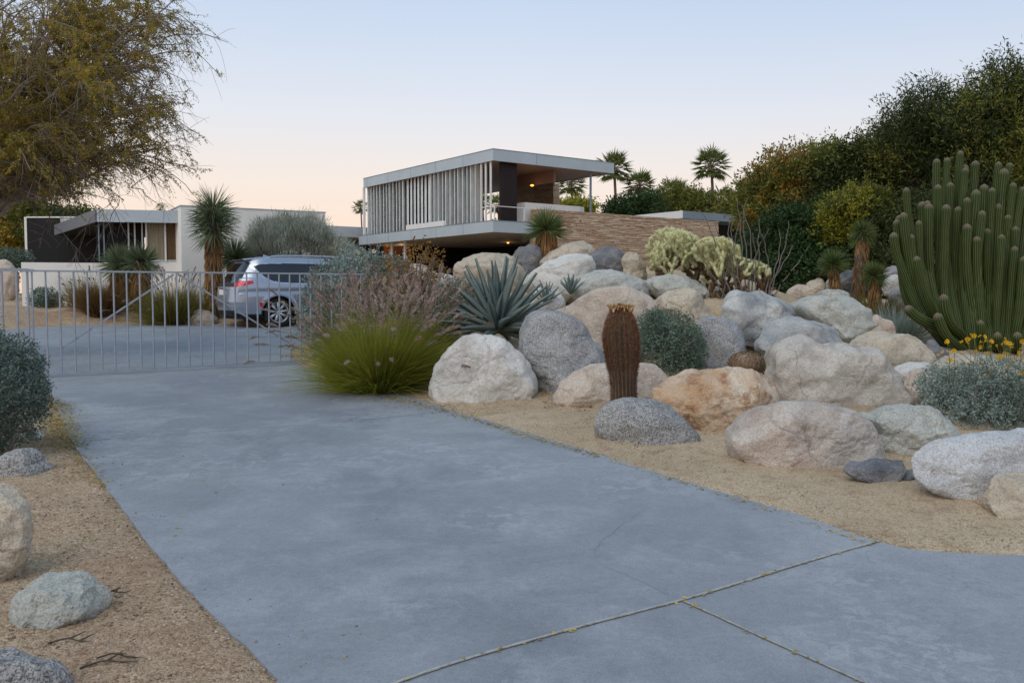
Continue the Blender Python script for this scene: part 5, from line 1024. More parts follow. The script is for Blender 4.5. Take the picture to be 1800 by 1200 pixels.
for i, path in enumerate(OP):
    front = (path[0][1]-70)/1000.0; back = path[0][1] < 330; dY = .75-1.5*front+(.12*math.sin(i*2.3)); P = []
    for j, (x, y) in enumerate(path[::-1]):
        f = j/(len(path)-1); P.append(at(1520+.35*x, 240+.35*y, Yo+dY*min(1, f*2.2+.15)))
    P.insert(0, np.array([(P[0][0]+ob[0])/2, (P[0][1]+Yo)/2, hz(P[0][0], P[0][1])-.1])) if P[0][2] > hz(P[0][0], P[0][1])-.05 else None
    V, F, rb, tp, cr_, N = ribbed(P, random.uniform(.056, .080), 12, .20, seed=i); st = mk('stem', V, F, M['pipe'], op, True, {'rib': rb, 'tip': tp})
# ---- barrel cactus
YB = 8.85; bp = at(1098, 706, YB); bz = hz(bp[0], YB); top = at(1091, 541, YB)
bc = thing('barrel_cactus', (bp[0], YB, bz), 'tall brown barrel cactus crowned with dry yellow fruits', 'cactus')
P = [np.array([bp[0], YB, bz-.1]), np.array([bp[0]-.01, YB, bz+.3]), np.array([(bp[0]+top[0])/2, YB, (bz+top[2])/2]), np.array([top[0], YB, top[2]-.2]), np.array([top[0], YB, top[2]+.02])]
V, F, rb, tp, cr_, N = ribbed(P, .15, 20, .13, seed=3, step=.016)
zf = (V[:, 2]-bz)/(top[2]-bz); ctr = np.stack([np.interp(V[:, 2], [bz, top[2]], [bp[0], top[0]]), np.full(len(V), YB)], 1); sc_ = np.interp(zf, [0, .3, .5, .75, .95, 1.05], [.88, .90, .99, 1.06, .93, .9])
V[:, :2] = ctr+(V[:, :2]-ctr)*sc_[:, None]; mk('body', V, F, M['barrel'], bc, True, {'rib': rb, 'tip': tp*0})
zf2 = (cr_[:, 2]-bz)/(top[2]-bz); c2 = np.stack([np.interp(cr_[:, 2], [bz, top[2]], [bp[0], top[0]]), np.full(len(cr_), YB)], 1); cr_ = cr_.copy(); cr_[:, :2] = c2+(cr_[:, :2]-c2)*np.interp(zf2, [0, .3, .5, .75, .95, 1.05], [.88, .90, .99, 1.06, .93, .9])[:, None]
k = (cr_[:, 2] > bz) ; cr_ = cr_[k]; N = N[k]; zf2 = zf2[k]; rep = np.where(zf2 > .45, 22, 12); CC = np.repeat(cr_, rep, 0)+RG.normal(size=(rep.sum(), 3))*.004; NN = np.repeat(N, rep, 0); D = unit(NN*.8+RG.normal(size=NN.shape)*.75+[0, 0, .15]); Ls = RG.uniform(.02, .042, len(D))
zl = np.repeat(zf2, rep); hi = zl+RG.normal(size=len(zl))*.08 > .42
for nm_, k_, mt_ in (('spines', hi, 'spine_red'), ('lower_spines', ~hi, 'spine_grey')): V, F = quads(CC[k_], D[k_], rand_dirs(k_.sum()), Ls[k_], .0034, .3); mk(nm_, V, F, M[mt_], bc)
n = 60; a = RG.uniform(0, 6.28, n); rr = np.sqrt(RG.random(n))*.115; C = np.c_[top[0]+np.cos(a)*rr, YB+np.sin(a)*rr, np.full(n, top[2]-.025)]; fv = []
V0, F0 = ICO[1]
for j in range(n):
    s = random.uniform(.007, .015); fv.append((V0*np.array([s, s, s*random.uniform(1.5, 2.6)])+C[j]+[random.gauss(0, .01), random.gauss(0, .01), random.uniform(-.01, .03)], F0))
V, F = join(fv); mk('fruits', V, F, M['fruit'], bc)
n = 500; a = RG.uniform(0, 6.28, n); rr = np.sqrt(RG.random(n))*.13; C = np.c_[top[0]+np.cos(a)*rr, YB+np.sin(a)*rr, np.full(n, top[2]-.0)]; V, F = quads(C, np.c_[np.cos(a)*.4, np.sin(a)*.4, np.ones(n)]+RG.normal(size=(n, 3))*.3, rand_dirs(n), RG.uniform(.02, .045, n), .009, .5); mk('dry_flowers', V, F, M['fruit'], bc)
# little hedgehog cactus
hp_ = at(1312, 648, 10.9); hzz = hz(hp_[0], 10.9); hc = thing('hedgehog_cactus', (hp_[0], 10.9, hzz), 'small round brown spiny cactus between the grey and the largest boulder', 'cactus')
V0, F0 = ICO[4]; rr = 1+.05*np.sin(np.arctan2(V0[:, 1], V0[:, 0])*18); V = V0*rr[:, None]*np.array([.21, .18, .14])+np.array([hp_[0], 10.9, hp_[2]+.06]); mk('body', V, F0, M['fuzz'], hc, True)
k = RG.integers(0, len(V), 5000); V, F = quads(V[k], unit(V0[k]+RG.normal(size=(5000, 3))*.7), rand_dirs(5000), .03, .004); mk('spines', V, F, M['spine_old'], hc)
# ---- cholla
def cholla(bases, outline, Y, label, seed, dens=1.0):
    r = np.random.default_rng(seed); poly = np.array(outline, float); t = thing('cholla_cactus', onground(bases[0][0], Y), label, 'cactus'); joints = []; cap = 0
    def pix(p): d = p-EYE; f = d@CF; return 900+FPX*(d@CR)/f, 600-FPX*(d@CU)/f
    def grow(p, d, lev, maxl):
        nonlocal cap
        L = r.uniform(.09, .14); q = p+d*L; x, y = pix(q)
        if lev > 1 and not inside(poly, np.array([x]), np.array([y]))[0]: return
        if abs(q[1]-Y) > .6: return
        joints.append((p, q, lev/maxl))
        if lev >= maxl or len(joints) > cap: return
        n = r.choice([1, 2, 3], p=[.45, .38, .17]) if lev > 1 else r.choice([1, 2, 3], p=[.3, .4, .3])
        for _ in range(n):
            nd = unit(d*.6+r.normal(size=3)*.5+np.array([0, 0, .55])); grow(q, nd, lev+1, maxl)
    for bx, by in bases:
        cap = len(joints)+int(850/len(bases))
        for _ in range(int(3*dens)):
            y0 = Y+r.uniform(-.6, .6); b = at(bx, by, y0)+np.array([r.normal()*.05, 0, 0]); b[2] = hz(b[0], b[1])-.03; grow(b, unit(np.array([r.normal()*.5, r.normal()*.5, 1])), 0, int(r.integers(8, 14)))
    V0, F0 = ICO[2]; fl, ol, sp, so = [], [], [], []
    for p, q, f in joints:
        d = q-p; L = np.linalg.norm(d); d = d/L; a = unit(np.cross(d, [.3, .2, .9])); b = np.cross(d, a); hi = f > .42; rad = .027 if hi else .026
        V = (V0[:, :1]*a+V0[:, 1:2]*b)*rad+V0[:, 2:]*d*L*.6+(p+q)/2; (fl if hi else ol).append((V, F0))
        n = 90 if hi else 40; s = r.random(n); az = r.uniform(0, 6.283, n); nn = np.cos(az)[:, None]*a+np.sin(az)[:, None]*b; c = p+np.outer(s*L*1.08-.004, d)+nn*rad*.85; dd = unit(nn+r.normal(size=(n, 3))*.35+d*.35)
        (sp if hi else so).append(quads(c, dd, rand_dirs(n), r.uniform(.012, .024, n), .0048 if hi else .004, .35))
    for nm, l, mt, sm in (('joints', fl, 'joint_green', True), ('old_joints', ol, 'joint_old', True), ('spines', sp, 'spine_pale', False), ('old_spines', so, 'spine_old', False)):
        if l: V, F = join(l); mk(nm, V, F, M[mt], t, sm)
    return t
cholla([(1185, 478), (1165, 470), (1205, 482), (1150, 466), (1225, 490)], [(1130, 455), (1133, 430), (1150, 405), (1180, 398), (1205, 405), (1225, 415), (1240, 440), (1245, 480), (1215, 490), (1150, 480), (1135, 470)], 15.3, 'pale yellow cholla cactus rising in front of the stone wall, left and taller one', 3, 4.5)
cholla([(1262, 515), (1290, 520), (1320, 520), (1345, 525), (1240, 505), (1275, 530), (1305, 530)], [(1215, 500), (1215, 430), (1240, 418), (1275, 416), (1300, 432), (1300, 455), (1330, 458), (1358, 470), (1362, 500), (1350, 535), (1290, 550), (1240, 540)], 14.6, 'pale yellow cholla cactus behind the grey sticks, right and broader one', 8, 4)
# ---- ocotillo sticks
oc = thing('ocotillo', onground(1345, 14.1), 'leafless grey ocotillo sticks rising through the cholla', 'shrub')
ST = [[(1318, 525), (1306, 470), (1302, 400), (1296, 350)], [(1320, 525), (1312, 440), (1304, 380), (1315, 345)], [(1325, 525), (1318, 460), (1322, 420), (1310, 378), (1302, 360)], [(1300, 530), (1286, 470), (1280, 420), (1282, 380)], [(1290, 530), (1270, 480), (1255, 420), (1240, 380), (1225, 368)], [(1340, 530), (1336, 470), (1332, 420), (1336, 384)],
      [(1345, 530), (1352, 470), (1345, 430), (1335, 400)], [(1350, 530), (1360, 490), (1382, 455), (1398, 425)], [(1352, 532), (1375, 495), (1405, 460), (1420, 434)], [(1348, 530), (1368, 470), (1384, 420), (1386, 388)], [(1310, 525), (1300, 500), (1292, 450), (1284, 400), (1288, 372)], [(1346, 530), (1360, 480), (1372, 440), (1370, 402)],
      [(1280, 530), (1262, 500), (1232, 450), (1214, 412)], [(1296, 528), (1292, 480), (1270, 430), (1256, 392)], [(1330, 528), (1326, 480), (1330, 450), (1322, 410)], [(1270, 535), (1275, 480), (1290, 440), (1298, 390)], [(1305, 530), (1318, 490), (1330, 440), (1352, 402)]]
P = []; 
for i, s_ in enumerate(ST):
    q = [at(x, y, 14.1+.3*math.sin(i*3.1)*(j/3)) for j, (x, y) in enumerate(s_)]; q[0][2] = min(q[0][2], hz(q[0][0], q[0][1])); q, _ = resample(q, .05); s = np.linspace(0, 1, 16)*(len(q)-1); P.append(np.stack([np.interp(s, np.arange(len(q)), q[:, j]) for j in range(3)], 1)+np.c_[.012*np.sin(np.arange(16)*1.7+i), np.zeros(16), np.zeros(16)])
P = np.array(P); V, F = tubes(P, np.linspace(.013, .005, 16)[None]*np.ones((len(P), 1)), 6); mk('sticks', V, F, M['stick'], oc, True)
# ---- leafy trees
def tree(name, base, trunk_h, trunk_r, lobes, n, per, L, W, mat, label, cat='tree', group=None, cl=.22, sprig=.5, tmat='trunk', inner=.3, mat2=None, frac2=0):
    base = np.array(base, float); base[2] = hz(base[0], base[1])
    t = thing(name, base, label, cat, group); fork = base+[0, 0, trunk_h]
    vol = np.array([l[1][0]*l[1][1]+l[1][0]*l[1][2] for l in lobes]); cnt = (n*vol/vol.sum()).astype(int)+1; C = []; O = []
    for (c, rd), k in zip(lobes, cnt):
        d = rand_dirs(k); rr = np.where(RG.random(k) < inner, RG.uniform(.3, .85, k), RG.uniform(.82, 1.03, k)); b_ = 1+.2*pn(d*2.2+c)+.16*pn(d*5+c); C.append(c+d*np.array(rd)*(rr*b_)[:, None]); O.append(d)
    C = np.concatenate(C); O = np.concatenate(O); k = C[:, 2] > base[2]+.1; C = C[k]; O = O[k]; n = len(C)
    # sprigs: upward/outward twigs along which leaves sit
    d = unit(O*.7+np.c_[np.zeros((n, 2)), np.full(n, sprig)]+RG.normal(size=(n, 3))*.35); ln = RG.uniform(.4, 1.8, n)*cl*1.9; s = RG.random((n, per)); CC = (C[:, None]+d[:, None]*(s*ln[:, None])[:, :, None]+RG.normal(size=(n, per, 3))*cl*.42*(1-.6*s)[:, :, None]).reshape(-1, 3)
    D = unit(np.repeat(d, per, 0)*.6+RG.normal(size=(n*per, 3))*.7); m = n*per; LL = RG.uniform(.6, 1.3, m)*L; WW = RG.uniform(.7, 1.2, m)*W
    if mat2:
        f = pn(CC*.45+5)+.35*pn(CC*1.6)+(RG.random(m)-.5)*.35; k2 = f > np.quantile(f, 1-frac2)
        V, F = quads(CC[~k2], D[~k2], rand_dirs((~k2).sum()), LL[~k2], WW[~k2]); mk('crown', V, F, M[mat], t); V, F = quads(CC[k2], D[k2], rand_dirs(k2.sum()), LL[k2], WW[k2]); mk('turning_leaves', V, F, M[mat2], t)
    else: V, F = quads(CC, D, rand_dirs(m), LL, WW); mk('crown', V, F, M[mat], t)
    # limbs
    main = np.array([c for c, rd in lobes]); (V, F), P = branchtubes(fork, main, trunk_r*.7, trunk_r*.3, 7, 7, .02, .05); P_ = P; parts = [(V, F)]
    tp = np.stack([np.linspace(base[i]-(0 if i < 2 else .2), fork[i], 6) for i in range(3)], 1); tp[1:-1, :2] += RG.normal(size=(4, 2))*trunk_r*.3; parts.append(tubes(tp[None], np.linspace(trunk_r*1.3, trunk_r*.8, 6)[None], 10))
    sel = RG.choice(n, min(n, 260), replace=False); near = main[np.argmin(((C[sel][:, None]-main[None])**2).sum(-1), 1)]; (V, F), _ = branchtubes(near, C[sel], trunk_r*.22, .012, 5, 5, .0, .06); parts.append((V, F))
    V, F = join(parts); mk('trunk', V, F, M[tmat], t, True); return t
G1 = 'trees behind the rock garden'
def b_(px, Y): return ((px-900)/FPX*Y, Y, 0)
tree('leafy_tree', b_(1375, 33), 2.2, .16, [lob(1345, 345, 33, 38, 42, 50), lob(1385, 325, 33, 48, 50, 60), lob(1430, 320, 33.5, 45, 50, 60), lob(1325, 375, 33, 26, 28, 40), lob(1400, 380, 32.5, 70, 45, 60)], 2600, 14, .15, .06, 'l_olive', 'yellow and orange tinged tree beyond the right roof wing', group=G1, cl=.24, mat2='l_orange', frac2=.5)
tree('leafy_tree', b_(1400, 28), 1.2, .16, [lob(1400, 440, 28, 75, 58, 60), lob(1350, 460, 28, 45, 50, 50), lob(1460, 430, 28, 55, 60, 55), lob(1430, 485, 27, 80, 40, 50), lob(1400, 400, 28.5, 40, 30, 40)], 3400, 14, .12, .06, 'l_green', 'low dark green tree behind the ocotillo and the small yuccas', group=G1, cl=.2, sprig=.1)
tree('leafy_tree', b_(1500, 31), 2.4, .2, [lob(1500, 320, 31, 60, 56, 60), lob(1470, 300, 31, 40, 38, 50), lob(1545, 300, 31, 50, 50, 55), lob(1500, 375, 30.5, 75, 50, 60), lob(1570, 340, 30.5, 60, 60, 60), lob(1600, 290, 31, 50, 50, 50)], 3600, 14, .14, .055, 'l_olive', 'broad olive green tree left of the tallest trees', group=G1, cl=.24, mat2='l_dark', frac2=.55)
tree('leafy_tree', b_(1530, 27), 1.0, .12, [lob(1480, 385, 27, 36, 30, 35), lob(1520, 370, 27, 45, 35, 35), lob(1500, 415, 27, 38, 28, 30), lob(1465, 415, 27, 22, 20, 25)], 1300, 14, .11, .055, 'l_olive', 'yellow leaved bush behind the tallest small yucca', 'bush', G1, cl=.17, mat2='l_ylw2', frac2=.6)
tree('leafy_tree', b_(1600, 26), 1.4, .16, [lob(1560, 440, 26.5, 60, 60, 50), lob(1620, 420, 26.5, 60, 70, 50), lob(1680, 420, 26, 80, 80, 60), lob(1600, 490, 25.5, 90, 45, 50), lob(1760, 440, 26, 80, 80, 60), lob(1840, 440, 26, 80, 90, 60)], 5200, 14, .12, .06, 'l_dark', 'dark hedge like tree directly behind the organ pipe cactus', group=G1, cl=.22, sprig=.15)
tree('feathery_tree', b_(1610, 29), 3.5, .22, [lob(1585, 238, 29, 28, 44, 44), lob(1632, 212, 29, 38, 48, 46), lob(1665, 235, 29, 34, 46, 46), lob(1620, 290, 29, 60, 46, 55), lob(1690, 290, 29, 60, 50, 55), lob(1560, 270, 29, 24, 32, 34)], 2300, 15, .17, .035, 'l_dark', 'airy tall tree with feathery tips, left one of the two tallest', group=G1, cl=.3, sprig=.9, mat2='l_olive', frac2=.35)
tree('feathery_tree', b_(1760, 27), 4, .25, [lob(1740, 190, 27, 44, 50, 50), lob(1785, 175, 27, 46, 55, 55), lob(1840, 190, 27, 60, 70, 60), lob(1710, 230, 27, 40, 42, 46), lob(1760, 260, 27, 70, 60, 60), lob(1830, 300, 27, 80, 80, 70), lob(1730, 330, 27, 60, 60, 60), lob(1900, 250, 27, 80, 110, 70)], 4200, 15, .16, .038, 'l_dark', 'tallest dark tree at the right edge above the organ pipe cactus', group=G1, cl=.28, sprig=.8, mat2='l_olive', frac2=.3)
# rust coloured dead sprig in the hedge
# low trees behind the pavilion and the stone wall
G2 = 'far trees behind the house'
tree('far_tree', b_(1110, 62), 2.5, .2, [lob(1100, 372, 62, 30, 18, 30), lob(1135, 366, 62, 28, 20, 30), lob(1085, 380, 62, 20, 12, 25)], 900, 10, .22, .1, 'l_green', 'bluish green far tree between the two palms right of the pavilion', group=G2, cl=.28)
tree('far_tree', b_(1200, 66), 3, .3, [lob(1180, 358, 66, 30, 28, 30), lob(1215, 360, 66, 32, 22, 30), lob(1240, 366, 66, 24, 18, 30), lob(1200, 378, 66, 56, 18, 30)], 1300, 10, .24, .1, 'l_olive', 'broad olive far tree below the lone tall palm', group=G2, cl=.28, mat2='l_yellow', frac2=.15)
tree('far_tree', b_(1012, 64), 2, .2, [lob(1000, 370, 64, 24, 11, 20), lob(1022, 366, 64, 20, 10, 20)], 500, 10, .24, .11, 'l_ylw2', 'yellow green far bush seen below the pavilion roof', 'bush', G2, cl=.25)
tree('far_tree', b_(1300, 50), 3, .3, [lob(1294, 384, 50, 22, 16, 30), lob(1320, 372, 50, 30, 26, 30)], 700, 10, .26, .12, 'l_olive', 'olive far tree at the right end of the roof wing', group=G2, cl=.4, mat2='l_orange', frac2=.4)
tree('far_tree', b_(240, 60), 2, .2, [lob(150, 388, 60, 30, 14, 30), lob(90, 388, 60, 40, 16, 30)], 500, 10, .3, .13, 'l_olive', 'low tree line above the guest wing roof', group=G2, cl=.2)
tree('far_tree', b_(880, 85), 2, .2, [lob(860, 418, 85, 60, 16, 30), lob(960, 412, 85, 60, 16, 30)], 500, 10, .4, .2, 'l_green', 'far dark tree line behind the house', group=G2, cl=.5)
# left trees
G3 = 'trees on the left behind the mesquite'
tree('yellow_tree', b_(10, 36), 2, .25, [lob(-10, 390, 36, 45, 60, 50), lob(20, 340, 36, 45, 50, 50), lob(-40, 330, 36, 60, 60, 60), lob(30, 410, 35, 24, 36, 40), lob(0, 440, 34.5, 40, 26, 40)], 2600, 14, .16, .07, 'l_yellow', 'golden yellow tree left of the black patio screen', group=G3, cl=.26, mat2='l_olive', frac2=.45)
tree('far_tree', b_(-60, 44), 2, .25, [lob(-80, 420, 44, 70, 60, 60), lob(-10, 440, 44, 50, 40, 50), lob(60, 400, 46, 30, 22, 30), lob(100, 392, 46, 40, 14, 30)], 1600, 12, .2, .09, 'l_green', 'dark green tree behind the golden yellow tree', group=G3, cl=.35)
# ---- fan palms
def palm(px, head_py, Y, R, label, n=34, base_py=None, dead=True):
    R = R*1.3; n = int(n*1.15)
    h = at(px, head_py, Y); b = np.array([h[0]+R*.1, Y, hz(h[0], Y)]); t = thing('fan_palm', b, label, 'palm tree', 'fan palms behind the house')
    tt = np.linspace(0, 1, 12)[:, None]; P = b*(1-tt)+h*tt; P[0, 2] -= .3; P[:, 0] += np.sin(tt[:, 0]*3)*R*.08; V, F = tubes(P[None], np.linspace(.085, .055, 12)[None]*R, 10); mk('trunk', V, F, M['palmtrunk'], t, True)
    Vs = []; st = []
    for i in range(n):
        el = math.acos(1-1.55*((i+.5)/n)); az = i*2.4+random.uniform(-.3, .3); D = np.array([math.cos(az)*math.sin(el), math.sin(az)*math.sin(el), math.cos(el)]); pl = R*.5*random.uniform(.85, 1.1)
        e = h+D*pl-[0, 0, R*.04]; st.append(np.array([h, (h+e)/2+[0, 0, .03*R], e])); S = unit(np.cross(D, [0.01, 0.02, 1])); U = np.cross(S, D); m = 15
        a = np.linspace(-1.55, 1.55, m); dd = D*np.cos(a)[:, None]+S*np.sin(a)[:, None]-np.array([0, 0, .28+.2*max(0, el-1)])+U*.1; Vs.append(quads(np.tile(e, (m, 1)), dd, np.tile(U, (m, 1))+RG.normal(size=(m, 3))*.3, R*(.52-.14*np.abs(a)/1.5)*RG.uniform(.8, 1.1, m), R*.06, .45))
    V, F = join(Vs); mk('fronds', V, F, M['l_palm'], t); V, F = tubes(np.array(st), np.full((n, 3), .012*R), 4); mk('frond_stems', V, F, M['palmtrunk'], t)
    if dead:
        m = 70; a = RG.uniform(0, 6.28, m); B = h+np.c_[np.cos(a), np.sin(a), -RG.uniform(.1, 1, m)*2]*R*.09; D = np.c_[np.cos(a)*.4, np.sin(a)*.4, -np.ones(m)]; V, F = quads(B, D, rand_dirs(m), R*.35, R*.09); mk('dry_fronds', V, F, M['thatch_grey'], t)
palm(1079, 296, 72, 1.45, 'fan palm partly behind the right end of the pavilion roof')
palm(1124, 326, 74, 1.35, 'shorter fan palm between the pavilion and the lone palm')
palm(1250, 292, 70, 1.5, 'lone tall fan palm standing clear against the sky')
palm(1004, 325, 78, 1.35, 'fan palm seen under the pavilion roof left of the column')
palm(1270, 352, 72, 1.2, 'low fan palm below and right of the lone tall palm', 26)
palm(1184, 340, 70, 1.3, 'broad fan palm rising from the olive far tree', 30)
palm(1228, 352, 74, 1.1, 'small fan palm left of the lone palm trunk', 24)
palm(848, 357, 90, 1.1, 'fan palm seen between the white posts of the pavilion', 24)
palm(875, 362, 86, 1.2, 'fan palm seen beside the dark screen of the pavilion', 24)
palm(634, 366, 95, .95, 'tiny fan palm left of the louvered pavilion', 22)
palm(282, 366, 90, .5, 'tiny fan palm above the guest wing roof', 18)
# ---- mesquite at the upper left
def mesquite():
    Y = 14.5; b = np.array([(-140-900)/FPX*Y, Y, 0]); b[2] = hz(b[0], b[1]); t = thing('mesquite_tree', b, 'spreading mesquite tree hanging over the gate from the upper left', 'tree')
    r = np.random.default_rng(21); fork = b+[.1, 0, 1.7]; parts = []; tp = np.stack([np.linspace(b[i]-(.2 if i == 2 else 0), fork[i], 6) for i in range(3)], 1); parts.append(tubes(tp[None], np.linspace(.26, .17, 6)[None], 12))
    tg = []
    for px, py, dy in [(60, 265, 0), (120, 250, -1), (200, 200, .5), (235, 120, -.5), (250, 30, .3), (150, 60, 1.2), (60, 120, -1.4), (0, 180, 1.2), (-60, 60, .4), (60, -60, -.6), (180, -60, .4), (100, 280, 1.2), (30, 260, -1.2), (270, 260, .2), (200, 290, -.3), (-40, 230, -1.5), (150, 160, -1.5), (-100, -80, 1), (90, 190, 1.8), (20, 20, -1.8), (-120, 180, -1), (190, 10, 1.6), (120, 100, .1), (30, 230, 2.0), (270, 45, .3), (262, 115, -.4), (255, 190, .5), (262, 250, -.2), (240, -20, .1), (275, 30, -.6), (205, -40, .9), (160, -60, -.4), (285, 10, -.2), (300, 60, .6), (255, 90, .9), (240, 170, -.9), (215, 60, -1), (20, 30, .4), (130, 40, -.5), (200, 60, .8), (170, 250, 1.4), (90, 30, -.3), (-30, 130, 0)]:
        tg.append(at(px, py, Y+dy))
    tg = np.array(tg); (V, F), P1 = branchtubes(fork, tg, .055, .004, 7, 14, .06, .02); parts.append((V, F))
    # secondaries
    n2 = 23; idx = np.repeat(np.arange(len(tg)), n2); s = r.uniform(.35, 1.0, len(idx)); k = s*13; i0 = np.clip(k.astype(int), 0, 12); f = (k-i0)[:, None]; st = P1[idx, i0]*(1-f)+P1[idx, i0+1]*f; dr = unit(P1[idx, i0+1]-P1[idx, i0])
    d2 = unit(dr*.8+r.normal(size=st.shape)*.55+[.15, 0, .08]); L2 = r.uniform(.5, 1.25, len(idx)); m = 7; u = np.linspace(0, 1, m); P2 = st[:, None]+d2[:, None]*(u[None, :, None]*L2[:, None, None]); P2[:, :, 2] -= (u**2)[None]*L2[:, None]*r.uniform(.1, .5, (len(idx), 1)); P2 += np.cumsum(r.normal(size=P2.shape)*.012, 1)
    k2_ = 600-FPX*((P2[:, -1]-EYE)@CU)/((P2[:, -1]-EYE)@CF) < 345+r.uniform(0, 25, len(P2)); P2 = P2[k2_]; idx = idx[k2_]
    parts.append(tubes(P2, np.linspace(.011, .0045, m)[None]*np.ones((len(idx), 1)), 5))
    # twigs
    n3 = 10; j = np.repeat(np.arange(len(P2)), n3); s = r.uniform(.2, 1, len(j))*(m-1); i0 = np.clip(s.astype(int), 0, m-2); f = (s-i0)[:, None]; st = P2[j, i0]*(1-f)+P2[j, i0+1]*f; dr = unit(P2[j, i0+1]-P2[j, i0]); d3 = unit(dr*.7+r.normal(size=st.shape)*.6); L3 = r.uniform(.18, .55, len(j)); u = np.linspace(0, 1, 6)
    P3 = st[:, None]+d3[:, None]*(u[None, :, None]*L3[:, None, None]); P3[:, :, 2] -= (u**2)[None]*L3[:, None]*r.uniform(.1, .7, (len(j), 1)); P3 += np.cumsum(r.normal(size=P3.shape)*.01, 1)
    k3_ = 600-FPX*((P3[:, -1]-EYE)@CU)/((P3[:, -1]-EYE)@CF) < 355+r.exponential(22, len(P3)); P3 = P3[k3_]; j = j[k3_]
    V, F = tubes(P3, np.linspace(.0036, .0018, 6)[None]*np.ones((len(j), 1)), 3); 
    # a few long bare hanging twigs at the lower right
    hang = []
    for a_, b2 in [((200, 340), (120, 470)), ((150, 330), (95, 400)), ((190, 350), (230, 440)), ((230, 330), (345, 290)), ((95, 400), (155, 520)), ((230, 330), (300, 380)), ((170, 360), (200, 430)), ((210, 350), (160, 460)), ((100, 350), (70, 430)), ((250, 300), (290, 365)), ((240, 220), (340, 200)), ((250, 180), (330, 160)), ((260, 250), (345, 230)), ((270, 260), (340, 250))]:
        a3 = at(*a_, Y+r.uniform(-.5, .5)); b3 = at(*b2, Y+r.uniform(-.5, .5)); hang.append((a3, b3))
    A = np.array([h[0] for h in hang]); Bq = np.array([h[1] for h in hang]); (Vh, Fh), Ph = branchtubes(A, Bq, .007, .0025, 4, 10, .08, .03)
    kk = np.repeat(np.arange(len(Ph)), 12); s = r.integers(2, 9, len(kk)); st = Ph[kk, s]; d4 = unit(unit(Ph[kk, s+1]-Ph[kk, s])+r.normal(size=st.shape)*.7); P4 = st[:, None]+d4[:, None]*(u[None, :, None]*r.uniform(.1, .4, (len(kk), 1, 1))); P4[:, :, 2] -= (u**2)[None]*.06; P4 += np.cumsum(r.normal(size=P4.shape)*.008, 1); V4, F4 = tubes(P4, np.linspace(.003, .0018, 6)[None]*np.ones((len(kk), 1)), 3)
    Vt, Ft = join([(V, F), (Vh, Fh), (V4, F4)]); mk('twigs', Vt, Ft, M['twig'], t, True)
    V, F = join(parts); mk('trunk', V, F, M['twig'], t, True)
    # leaflets along twigs
    def onpix(p): d = p-EYE; f = d@CF; return 900+FPX*(d@CR)/f, 600-FPX*(d@CU)/f
    den = np.clip(.64+.9*pn(P3[:, 2]*.9+3), .1, 1); x3, y3 = onpix(P3[:, 2]); den *= np.interp(x3, [170, 300], [1, .6])*np.interp(y3, [240, 400], [1, .2]); keep = r.random(len(P3)) < den; Q = P3[keep]; per = 44
    s = r.uniform(.1, 1, (len(Q), per))*5; i0 = np.clip(s.astype(int), 0, 4); f = (s-i0)[:, :, None]; ar = np.arange(len(Q))[:, None]; c = Q[ar, i0]*(1-f)+Q[ar, i0+1]*f; c = (c+r.normal(size=c.shape)*.014).reshape(-1, 3); D = unit(r.normal(size=c.shape)+[0, 0, -.3]); V, F = quads(c, D, rand_dirs(len(D)), r.uniform(.025, .055, len(D)), .016); mk('leaves', V, F, M['l_mesq'], t)
mesquite()
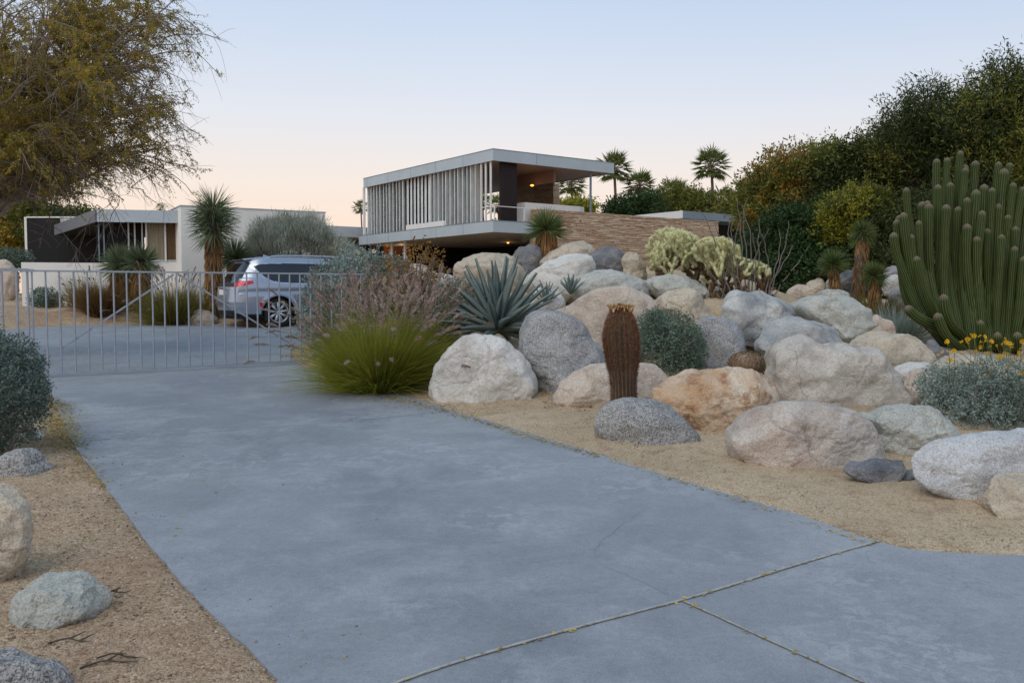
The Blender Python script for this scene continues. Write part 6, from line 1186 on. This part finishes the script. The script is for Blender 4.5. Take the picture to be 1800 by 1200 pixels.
# ------------------------------------------------------------------ sky and light
w = bpy.data.worlds.new('World'); sc.world = w; w.use_nodes = True; nt = w.node_tree; nt.nodes.clear()
SUN_EL, SUN_AZ = R_(50), R_(212)      # soft glow from behind the camera, a little left (azimuth from +Y, clockwise)
out = nt.nodes.new('ShaderNodeOutputWorld'); bg = nt.nodes.new('ShaderNodeBackground'); bg2 = nt.nodes.new('ShaderNodeBackground'); ad = nt.nodes.new('ShaderNodeAddShader')
sky = nt.nodes.new('ShaderNodeTexSky'); sky.sky_type = 'NISHITA'; sky.sun_disc = False; sky.sun_elevation = SUN_EL; sky.sun_rotation = SUN_AZ; sky.dust_density = 1.5
nt.links.new(sky.outputs[0], bg.inputs[0]); bg.inputs[1].default_value = .02
tc = nt.nodes.new('ShaderNodeTexCoord'); sx = nt.nodes.new('ShaderNodeSeparateXYZ'); nt.links.new(tc.outputs['Generated'], sx.inputs[0])
az = mth(nt, 'MULTIPLY', sx.outputs['X'], .10); zz_ = mth(nt, 'ADD', sx.outputs['Z'], 0.0)
col = ramp(nt, [(0, sl((248, 212, 184))), (.06, sl((252, 221, 198))), (.12, sl((245, 228, 214))), (.19, sl((228, 228, 232))), (.27, sl((208, 219, 235))), (.36, sl((188, 206, 231))), (.6, sl((168, 192, 212))), (1, sl((146, 174, 198)))], zz_)
dk = ramp(nt, [(.0, (1, 1, 1)), (1, (.60, .68, .80))], mth(nt, 'MULTIPLY', mth(nt, 'MAXIMUM', sx.outputs['X'], 0.0), mth(nt, 'MULTIPLY_ADD', sx.outputs['Z'], 1.6, .05)))
col = mixc(nt, col, dk, 1.0, 'MULTIPLY')
nt.links.new(col, bg2.inputs[0]); bg2.inputs[1].default_value = .95
nt.links.new(bg.outputs[0], ad.inputs[0]); nt.links.new(bg2.outputs[0], ad.inputs[1]); nt.links.new(ad.outputs[0], out.inputs[0])
sun = bpy.data.lights.new('sun', 'SUN'); sun.energy = 1.1; sun.angle = R_(45); sun.color = (1, .91, .81); so = bpy.data.objects.new('sun', sun); COL.objects.link(so)
dirv = Vector((math.sin(SUN_AZ)*math.cos(SUN_EL), math.cos(SUN_AZ)*math.cos(SUN_EL), math.sin(SUN_EL))); so.rotation_euler = dirv.to_track_quat('Z', 'Y').to_euler()
sc.cycles.use_denoising = True
sc.cycles.max_bounces = 6; sc.cycles.transparent_max_bounces = 8
